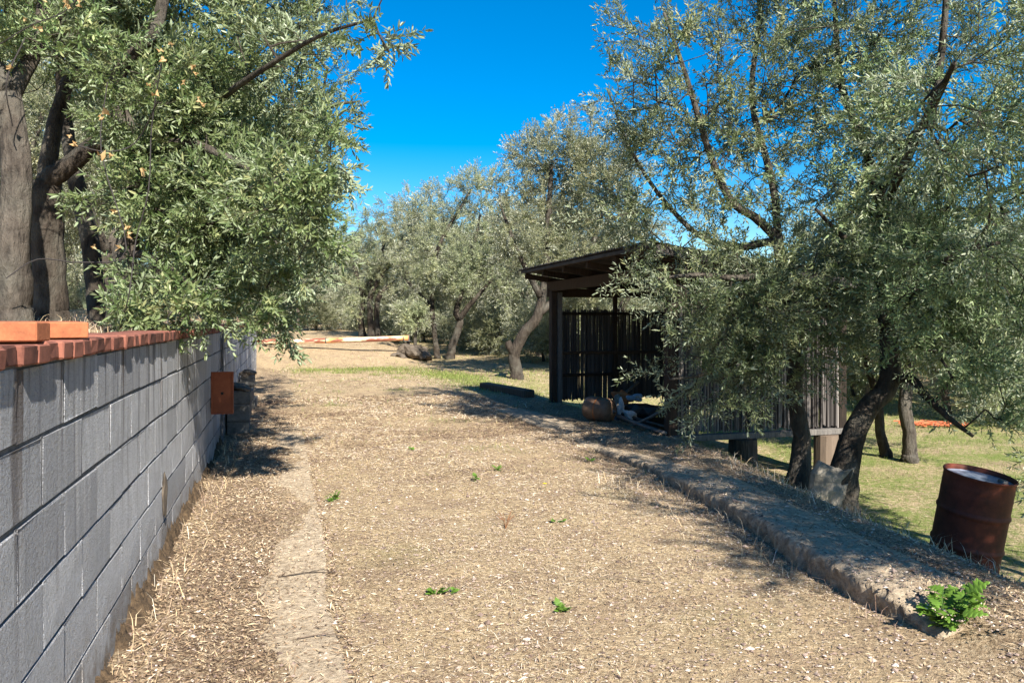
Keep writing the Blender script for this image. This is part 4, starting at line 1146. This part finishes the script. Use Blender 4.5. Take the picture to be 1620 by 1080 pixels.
def barrier():
    a = at(405, 25.6, py=541); b = at(646, 25.6, py=534.5)
    t = thing('pipe_barrier', 'long orange and white painted pipe barrier across the end of the track', 'barrier', (a[0], a[1], a[2]))
    d = Vector(b-a); q = d.to_track_quat('X', 'Z').to_euler()
    L = d.length; mb = MB(); xs = np.linspace(0, L, 24)
    mb.tube(np.stack([xs, 0*xs, -.015*np.sin(xs/L*3.14)], -1), .085, 20); pol = link('pole', mb.mesh('pole', M_PIPE, True), t, (0, 0, 0), q)
    for fx in (.46, .97):
        mb = MB(); mb.tube([(L*fx-.02, 0, -.012), (L*fx+.02, 0, -.012)], .092, 20); link('clamp_ring', mb.mesh('ring', M_STEEL, True), pol)
    for fr, nm in ((.995, 'post'), (.05, 'post')):
        p = a*(1-fr)+b*fr; g0 = gz1(p[0], p[1])-.1; l = p-a
        mb = MB(); mb.box((l[0]-.05, l[1]+.09, g0-a[2]), (l[0]+.05, l[1]+.19, l[2]+.10), b=.01); pst = link(nm, mb.mesh(nm, M_STEEL), t)
        mb = MB(); mb.box((l[0]-.12, l[1]-.1, l[2]-.105), (l[0]+.12, l[1]+.1, l[2]-.087), b=.004); link('bracket', mb.mesh('bracket', M_STEEL), pst)
    # stone at the right end of the bank
    for i, (px, Y, dz, sz, lab) in enumerate(((654, 25.8, .12, (.45, .5, .32), 'big dark boulder at the right end of the barrier pipe'), (636, 25.3, .02, (.3, .25, .2), 'smaller dark boulder left of the barrier post'))):
        p = at(px, Y); link('boulder', lumpy('boulder', None, sz, M_ROCK, 20+i, 4, .42), None, (p[0], p[1], p[2]+dz), (0, 0, i), lab, 'boulder', 'boulders at the bank')
barrier()
def drum():
    Y = 5.5; p = at(1519, Y); z = gz1(p[0], p[1])
    r_, h = .226, .74
    t = thing('oil_drum', 'rusty dark red steel drum tilted to the right by the kerb', 'drum', (p[0], p[1], z-.03), (R(7), R(6.5), R(6)))
    pr = [(.001, 0), (r_*.97, 0), (r_, .006), (r_, .02), (r_*.985, .03)]
    for zb in (.24, .48):
        pr += [(r_*.985, zb*h/.74-.03), (r_*.993, zb-.018), (r_*1.022, zb-.006), (r_*1.022, zb+.006), (r_*.993, zb+.018), (r_*.985, zb+.03)]
    for zz in (.08, .14, .60, .66): pr += [(r_*.985, zz-.015), (r_*.992, zz), (r_*.985, zz+.015)]
    pr = sorted(pr[:5], key=lambda q: q[1])[:0]+pr[:5]+sorted(pr[5:], key=lambda q: q[1])+[(r_*.985, h-.02), (r_, h-.012), (r_*1.015, h-.006), (r_*1.02, h), (r_*1.005, h+.006), (r_*.975, h+.002), (r_*.965, h-.03)]
    mb = MB(); mb.lathe(pr, 64); me = mb.mesh('body', M_RUST_DRUM, True)
    co = np.array([v.co for v in me.vertices]); an = np.arctan2(co[:, 1], co[:, 0]); rr = np.hypot(co[:, 0], co[:, 1])
    dent = 1-.018*np.exp(-((an+1.9)/.35)**2-((co[:, 2]-.36)/.1)**2)-.012*np.exp(-((an+.9)/.3)**2-((co[:, 2]-.15)/.08)**2)
    co[:, :2] *= np.where(rr > .1, dent, 1)[:, None]; me.vertices.foreach_set('co', co.ravel().astype(np.float32)); me.update()
    link('body', me, t)
    mb = MB(); mb.lathe([(r_*.966, h-.03), (r_*.9, h-.034), (r_*.5, h-.03), (.001, h-.028)], 48); lid = link('lid', mb.mesh('lid', M_LID, True), t)
    mb = MB(); mb.lathe([(.032, h-.028), (.032, h-.014), (.026, h-.010), (.001, h-.010)], 14, M=Matrix.Translation((.13, -.06, 0))); link('bung', mb.mesh('bung', M_STEEL, True), lid)
drum()
def small_far():
    p = at(500, 58); rg = random.Random(3)
    t = thing('brick_heap', 'small heap of red bricks far beyond the barrier pipe', 'brick heap', tuple(p))
    me = None
    for k in range(46):
        if me is None:
            mb = MB(); mb.box((-.2, -.1, -.06), (.2, .1, .06), b=.01); me = mb.mesh('brick', M_BRICK)
        l = k//14
        link('brick', me, t, (rg.uniform(-.5+.1*l, .5-.1*l), rg.uniform(-.3, .3), .05+l*.13), (rg.uniform(-.1, .1), rg.uniform(-.1, .1), rg.uniform(0, 3)))
    # fallen orange plastic netting in the field
    p = at(1475, 14.6); n, m = 9, 40
    mb = MB()
    for i in range(n):
        pts = []
        for j in range(m):
            x = (j/(m-1)-.5)*1.1+.1*math.sin(i*1.3); y = (i/(n-1)-.5)*.4+.06*math.sin(j*.7)
            pts.append((x, y, gz1(p[0]+x, p[1]+y)-p[2]+.03+.06*abs(math.sin(x*5+i))))
        mb.tube(pts, .008, 4)
    for j in range(0, m, 2):
        pts = []
        for i in range(n):
            x = (j/(m-1)-.5)*1.1+.1*math.sin(i*1.3); y = (i/(n-1)-.5)*.4+.06*math.sin(j*.7)
            pts.append((x, y, gz1(p[0]+x, p[1]+y)-p[2]+.03+.06*abs(math.sin(x*5+i))))
        mb.tube(pts, .007, 4)
    link('plastic_netting', mb.mesh('netting', M_NET), None, tuple(p), None, 'strip of orange red netting lying in the grass behind the drum', 'netting')
small_far()

# ------------------------------------------------------------------ litter, straw, grass, weeds
def scatter(n, wr, sr, rg, power=1.0):
    w = rg.uniform(wr[0], wr[1], n); s_ = sr[0]+(sr[1]-sr[0])*rg.random(n)**power
    x, y = ws(w, s_); return x, y, w, s_
def in_view(x, y, m=.75): return (y > 1.4) & (np.abs(x) < m*y+.4)
def blades(name, x, y, z, L, wd, lift, rg, matl, tint, bend=.3, kind='stuff', label=None, cat=None):
    n = len(x); a = rg.uniform(0, 6.283, n)
    d = np.stack([np.cos(a)*np.cos(lift), np.sin(a)*np.cos(lift), np.sin(lift)], -1)
    sd = np.stack([-np.sin(a), np.cos(a), rg.normal(0, .35, n)], -1); sd = unit(sd)*wd[:, None]
    b = np.stack([x, y, z], -1)
    cv = np.stack([-np.sin(a), np.cos(a), 0*a], -1)*(L*rg.normal(0, bend, n))[:, None]
    mid = b+d*(L*.55)[:, None]+cv*.25; tip = b+d*L[:, None]+cv+np.stack([0*L, 0*L, -L*np.sin(lift)*.3], -1)
    V = np.stack([b-sd, b+sd, mid+sd*.8, mid-sd*.8, tip], 1).reshape(-1, 3); o = np.arange(n)[:, None]*5
    me = np_mesh(name, V, [o+[0, 1, 2, 3], o+[3, 2, 4]], matl, np.repeat(tint, 5))
    return link(name, me, kind=kind, label=label, cat=cat)
def ground_cover():
    rg = np.random.default_rng(21)
    # straw on the track
    x1, y1, w, s_ = scatter(240000, (.2, 4.1), (1.3, 14), rg, 1.8)
    x2, y2, w2, s2 = scatter(70000, (.0, 8), (6, 31), rg, 1.1)
    x = np.concatenate([x1, x2]); y = np.concatenate([y1, y2])
    w, s_ = to_ws(x, y)
    ok = in_view(x, y) & ~((w > KERB_W(s_)-.02) & (w < KERB_W(s_)+.5) & (s_ < 7)) & ~((w > .64) & (w < .93) & (s_ < 9.6) & (rg.random(len(x)) < .8)); bare = wav(x, y, 1.3, .5)+.5*wav(x, y, 3.7, 2.); ok &= rg.random(len(x)) > .75*sm(.15, .75, bare)
    x, y, w, s_ = x[ok], y[ok], w[ok], s_[ok]
    n = len(x); far = np.clip(s_/5, .8, 3.0)
    L = (rg.gamma(1.6, .010, n)+.006)*np.clip(far, .9, 2); wd = rg.uniform(.0006, .0017, n)*far
    clump = .5+.5*wav(x, y, 4.1, .8)*wav(x, y, 1.9, 2.2)
    t = np.clip(rg.beta(.75, .8, n)*1.05-.02+.3*(clump-.5)-.32*sm(.15, .75, wav(x, y, 1.1, 3.)+.35*wav(x, y, 4.3, 1.))-.22*(w < .66)*rg.random(n), 0, 1)
    lift = np.abs(rg.normal(.06, .16, n)); lift = np.where(rg.random(n) < .05, rg.uniform(.4, 1.2, n), lift)
    blades('dry_straw', x, y, gz(x, y)+rg.uniform(.0, .012, n), L, wd, np.clip(lift, 0, 1.3), rg, M_STRAW, t, label='pale cut straw and dry grass strewn over the track', cat='straw')
    # leaf litter beside wall and on the shoulder
    x1, y1, w, s_ = scatter(48000, (.02, .95), (1.3, 12), rg, 1.5)
    x2, y2, w2, s2 = scatter(30000, (3.5, 5.6), (2.0, 13), rg, 1.4)
    x3, y3, _, _ = scatter(7000, (.9, 3.9), (1.3, 12), rg, 1.6)
    x = np.concatenate([x1, x2, x3]); y = np.concatenate([y1, y2, y3]); w, s_ = to_ws(x, y)
    ok = in_view(x, y) & ~((w > .64) & (w < .92) & (s_ < 9.6) & (rg.random(len(x)) < .62)); x, y, w, s_ = x[ok], y[ok], w[ok], s_[ok]; n = len(x)
    kerbtop = (w > KERB_W(s_)+.0) & (w < KERB_W(s_)+.52) & (s_ < 9) & (s_ > 2.28)
    keep = ~kerbtop | (rg.random(n) < .6+.4*((w-KERB_W(s_)) > .2+.1*wav(x,y,5.,.2))); x, y, w, s_, kerbtop = x[keep], y[keep], w[keep], s_[keep], kerbtop[keep]; n = len(x)
    z = gz(x, y); z = np.where(kerbtop, np.maximum(z, .113-.088*sm(5.0, 7.8, s_)), z)+rg.uniform(.002, .014, n)
    a = rg.uniform(0, 6.283, n); tilt = rg.normal(0, .3, (n, 2))
    d = unit(np.stack([np.cos(a), np.sin(a), tilt[:, 0]], -1)); up = unit(np.stack([tilt[:, 1], rg.normal(0, .3, n), np.ones(n)], -1)); up = unit(up-d*np.sum(up*d, 1, keepdims=True))
    LV, LF, LT = leaf_set(rg, np.stack([x, y, z], -1), d, up, rg.gamma(3.5, .006, n)+.006, .0032, False)
    tt = np.repeat(np.clip(rg.beta(1.3, 1.7, n)+.2*wav(x, y, 3.3, .6), 0, 1), 4)
    link('leaf_litter', np_mesh('leaf_litter', LV, [LF], M_LITTER, tt), kind='stuff', label='brown fallen olive leaves lying along the wall and kerb', cat='leaf litter')
    # pebbles
    x1, y1, _, _ = scatter(5200, (.02, .95), (1.3, 9), rg, 1.5); x2, y2, _, _ = scatter(16000, (.9, 3.8), (1.3, 10), rg, 1.5); x3, y3, _, _ = scatter(7000, (3.4, 5.0), (1.8, 9), rg, 1.3)
    x = np.concatenate([x1, x2, x3]); y = np.concatenate([y1, y2, y3]); ok = in_view(x, y); x, y = x[ok], y[ok]; n = len(x)
    w, s_ = to_ws(x, y); kerbtop = (w > KERB_W(s_)) & (w < KERB_W(s_)+.52) & (s_ < 9) & (s_ > 2.28)
    keep = ~kerbtop | (rg.random(n) < .8); x, y, w, s_, kerbtop = x[keep], y[keep], w[keep], s_[keep], kerbtop[keep]; n = len(x)
    oc = np.array([[1, 0, 0], [0, 1, 0], [-1, 0, 0], [0, -1, 0], [0, 0, .7], [0, 0, -.5]], float)
    of = np.array([[0, 1, 4], [1, 2, 4], [2, 3, 4], [3, 0, 4], [1, 0, 5], [2, 1, 5], [3, 2, 5], [0, 3, 5]])
    sz = rg.gamma(2.2, .0017, n)+.0018; a = rg.uniform(0, 6.28, n); ca, sa = np.cos(a), np.sin(a)
    zz = np.where(kerbtop, np.maximum(gz(x, y), .108-.088*sm(5.0, 7.8, s_)), gz(x, y))
    o = oc[None]*(1+.35*rg.normal(0, 1, (n, 6, 1)))*sz[:, None, None]*np.array([1, 1, .8])
    V = np.stack([o[..., 0]*ca[:, None]-o[..., 1]*sa[:, None]+x[:, None], o[..., 0]*sa[:, None]+o[..., 1]*ca[:, None]+y[:, None], o[..., 2]+zz[:, None]+.004], -1).reshape(-1, 3)
    F = (of[None]+(np.arange(n)*6)[:, None, None]).reshape(-1, 3)
    link('pebbles', np_mesh('pebbles', V, [F], M_PEBBLE, np.repeat(rg.beta(2, 2, n), 6)), kind='stuff', label='small pale pebbles scattered over the track and along the wall', cat='pebbles')
    # green grass: field on the right, foot of the bank, thin tufts
    x1, y1, _, _ = scatter(85000, (4.3, 16), (2, 22), rg, 1.0); x2, y2, _, _ = scatter(26000, (.4, 5.5), (19.5, 25), rg); x3, y3, _, _ = scatter(60000, (.9, 5.4), (6, 22), rg)
    x4, y4, _, _ = scatter(30000, (-6, 14), (24, 40), rg)
    x = np.concatenate([x1, x2, x3, x4]); y = np.concatenate([y1, y2, y3, y4])
    zn = zones(x, y)['green']; w, s_ = to_ws(x, y)
    ok = in_view(x, y) & (rg.random(len(x)) < zn*.8+.015) & ~((w > 5) & (w < 7.6) & (s_ > 8) & (s_ < 12.4)); x, y, s_ = x[ok], y[ok], s_[ok]; n = len(x)
    far = np.clip(s_/8, .8, 2.6)
    blades('green_grass', x, y, gz(x, y)-.005, rg.uniform(.03, .085, n)*np.clip(far, 1, 1.5), rg.uniform(.0013, .0024, n)*far, rg.uniform(.5, 1.35, n), rg, M_GRASS, rg.beta(2, 2, n), label='short green grass in the field and at the foot of the bank', cat='grass')
    # tall dry stalks: terrace edge, kerb, drum
    x1, y1, _, _ = scatter(2600, (-2.2, -.26), (1.2, 12), rg); x2, y2, _, _ = scatter(700, (4.25, 5.0), (2.2, 6.5), rg); x3, y3, _, _ = scatter(9000, (-14, -.3), (6, 34), rg)
    x4, y4, _, _ = scatter(420, (3.2, 3.85), (2.4, 6), rg); x5, y5, _, _ = scatter(420, (.03, .22), (2, 9), rg); x4 = np.concatenate([x4, x5]); y4 = np.concatenate([y4, y5])
    x = np.concatenate([x1, x2, x3, x4]); y = np.concatenate([y1, y2, y3, y4]); ok = in_view(x, y, .9); x, y = x[ok], y[ok]; n = len(x)
    dist = np.hypot(x, y)
    blades('dry_stalks', x, y, gz(x, y)-.01, rg.uniform(.06, .2, n), rg.uniform(.001, .002, n)*np.clip(dist/6, 1, 2.5), rg.uniform(.6, 1.4, n), rg, M_STRAW, np.clip(rg.normal(.55, .25, n), 0, 1), label='upright dry grass stalks along terrace edge and kerb', cat='dry grass')
ground_cover()

def lobed_leaf(seed, L=.05, lob=4):
    rg = np.random.default_rng(seed); pts = []
    ys = np.linspace(0, 1, 2*lob+1)
    right = []
    for i, t in enumerate(ys):
        wdt = (.12+.42*math.sin(math.pi*min(1, t*1.05+.05)**.8))*(1.0 if i % 2 else .45)
        right.append((wdt*L*.9, t*L, .06*L*math.sin(t*3)+.02*L*(i % 2)))
    mid = [(0, t*L, .10*L*math.sin(t*2.6)) for t in ys]
    left = [(-a, b, c) for a, b, c in right]
    V = np.array(right+mid+left); n = len(ys); F = []
    for i in range(n-1): F += [[i, i+1, n+i+1, n+i], [n+i, n+i+1, 2*n+i+1, 2*n+i]]
    return np_mesh('leaf', V, [np.array(F)], M_WEED, np.clip(.35+.3*V[:, 1]/L+rg.normal(0, .05, len(V)), 0, 1))
LEAVES = [lobed_leaf(i, l) for i, l in enumerate((.05, .065, .04))]
LEAVES += [lobed_leaf(7, .09, 5)]
def weed(label, px, Y, n, spread, height, size, seed, lean=(0, 0)):
    rg = random.Random(seed); p = at(px, Y); n = int(n*1.7)
    t = thing('weed', label, 'weed', tuple(p), group='green weeds on the track')
    mb = MB(); leaves = []
    ns = max(2, n//6)
    for k in range(ns):
        a = rg.uniform(0, 6.28); r_ = spread*rg.uniform(.3, 1); h = height*rg.uniform(.5, 1)
        e = np.array([math.cos(a)*r_+lean[0]*h, math.sin(a)*r_+lean[1]*h, h])
        pts = [(0, 0, -.01), tuple(e*[.35, .35, .55]), tuple(e)]
        mb.tube(pts, [.0028, .0022, .0014], 5)
        for j in range(max(2, n//ns)):
            f = .25+.75*(j+1)/(n//ns); q = (1-f)**2*np.array(pts[0])+2*f*(1-f)*np.array(pts[1])+f*f*np.array(pts[2])
            leaves.append((q, a+rg.uniform(-1.6, 1.6)))
    link('stem', mb.mesh('stem', M_WEED), t)
    for q, a in leaves:
        sc = size*rg.uniform(.35, .75)
        o = link('leaf', rg.choice(LEAVES), t, tuple(q), (rg.uniform(-.35, .7), rg.uniform(-.4, .4), a-1.57)); o.scale = (sc, sc, sc)
weed('largest bright green leafy weed at the near end of the kerb', 1488, 3.42, 75, .15, .19, 1.6, 1, (.45, .1))
weed('low green rosette in the middle of the track foreground', 690, 3.92, 20, .055, .045, .75, 2)
weed('small pale tuft just right of the green rosette in the foreground', 716, 3.9, 8, .03, .035, .6, 3)
weed('flat green weed right of centre in the foreground', 889, 3.70, 24, .06, .02, .75, 4)
weed('small green weed by the left concrete edging', 530, 5.95, 18, .06, .07, .9, 5)
weed('small upright green weed in the middle of the track', 752, 6.6, 14, .05, .06, .8, 6)
weed('tiny green weed beyond the yellow flower', 790, 7.1, 12, .06, .03, .8, 7)
weed('faint green weed near the shade at the right', 935, 7.6, 10, .05, .03, .8, 8)
weed('tiny green weed left of the track centre', 655, 8.2, 10, .07, .03, .9, 9)
weed('green weed in the right part of the track near the twig', 880, 5.3, 10, .05, .03, .7, 10)
def flower():
    p = at(862, 6.25); t = thing('yellow_flower', 'single small yellow flower in the straw', 'flower', tuple(p))
    mb = MB(); mb.tube([(0, 0, -.01), (.003, 0, .03), (.0, 0, .055)], .0016, 5); link('stem', mb.mesh('stem', M_WEED), t)
    mb = MB()
    V = []; F = []
    for k in range(14):
        a = k*6.283/14; c, s_ = math.cos(a), math.sin(a)
        b0 = len(V); V += [(0, 0, .055), (c*.012-s_*.005, s_*.012+c*.005, .060), (c*.022, s_*.022, .058), (c*.012+s_*.005, s_*.012-c*.005, .060)]; F.append([b0+1, b0, b0+3, b0+2])
    mb.add(V, F); link('petals', mb.mesh('petals', M_YELLOW), t)
flower()
def twigs():
    rg = np.random.default_rng(9)
    p = at(800, 5.15)
    mb = MB()
    for k in range(5):
        a = rg.uniform(-.9, .9); h = rg.uniform(.06, .16)*(1.3 if k == 0 else .8); q = np.array([math.sin(a)*h*.5, rg.normal(0, .02), h])
        mb.tube([(0, 0, 0), tuple(q*.5+rg.normal(0, .006, 3)), tuple(q)], [.0022, .0018, .001], 5)
        mb.tube([tuple(q*.5), tuple(q*.5+[.04*(1 if a > 0 else -1), 0, .03])], [.0014, .0008], 4)
    link('dry_twig', mb.mesh('dry_twig', tint_material('twig_bark', [(0, (.22, .10, .045)), (1, (.3, .15, .07))])), None, tuple(p), None, 'upright dry reddish twig standing in the middle of the track', 'twig')
    m2 = M_WOOD
    for k, (px, Y, L, a, lab) in enumerate(((1030, 4.05, .34, 2.9, 'long dry twig lying on the right of the track'), (470, 3.35, .22, .1, 'thin dark twig lying on the concrete edging'), (440, 4.15, .30, .25, 'thin straight straw coloured stick by the concrete edging'), (740, 6.95, .2, 2.7, 'short twig lying far up the middle of the track'))):
        p = at(px, Y); d = np.array([math.cos(a), math.sin(a), 0])
        mb = MB(); mb.tube([(0, 0, .012), tuple(d*L*.5+[0, .02, .02]), tuple(d*L+[0, 0, .012])], [.0035, .003, .0015], 5)
        mb.tube([tuple(d*L*.5+[0, .02, .02]), tuple(d*L*.7+[.02, .06, .02])], [.002, .001], 4)
        link('fallen_twig', mb.mesh('fallen_twig', m2), None, (p[0], p[1], p[2]), None, lab, 'twig', 'fallen twigs')
twigs()
def dried_vine():
    rg = random.Random(12)
    t = thing('dried_vine', 'dried vine with curled tan leaves hanging in the left foliage', 'vine', tuple(at(150, 5.0, py=300)))
    o0 = at(150, 5.0, py=300)
    mb = MB()
    for pts in ([(10, 440), (60, 410), (130, 415), (200, 395), (160, 240), (170, 130)], [(190, 520), (205, 460), (215, 380), (235, 300), (240, 200), (255, 100)], [(0, 70), (50, 40), (100, 20), (130, -10)], [(20, 200), (10, 130), (40, 60)], [(120, 230), (170, 240), (215, 225), (250, 160)]):
        mb.tube(catmull([P(a, b, 4.95+.1*math.sin(a))-o0 for a, b in pts], 4), .004, 5)
    link('stem', mb.mesh('stem', M_CANE), t)
    r2 = np.random.default_rng(2); ms = []
    for k in range(3):
        V = []; F = []
        n = 9
        for i in range(n):
            a = i/(n-1)*4.6-2.3+1.57; rr = (.035 if i % 2 == 0 else .024)
            V.append((math.cos(a)*rr, math.sin(a)*rr, .030*math.sin(a*2+k)+r2.normal(0, .012)))
        V.append((0, -.008, .012))
        for i in range(n-1): F.append([i, i+1, n])
        ms.append(np_mesh('leaf', np.array(V), [np.array(F)], M_DRYLEAF, np.clip(r2.normal(.55, .25, n+1), 0, 1)))
    for px, py in ((105, 8), (15, 108), (55, 42), (65, 45), (108, 12), (252, 80), (258, 95), (305, 105), (310, 118), (290, 132), (165, 178), (160, 185), (110, 215), (118, 228), (160, 243), (175, 246), (148, 390), (186, 392), (205, 372), (200, 360), (180, 335), (315, 158), (322, 165), (245, 148), (228, 272), (40, 30), (125, 5), (70, 0), (235, 135), (270, 70)):
        o = link('leaf', rg.choice(ms), t, tuple(P(px, py, 4.9+rg.uniform(-.15, .15))-o0), (rg.uniform(0, 6), rg.uniform(0, 6), rg.uniform(0, 6)))
        s_ = rg.uniform(.4, .85); o.scale = (s_, s_, s_)
dried_vine()
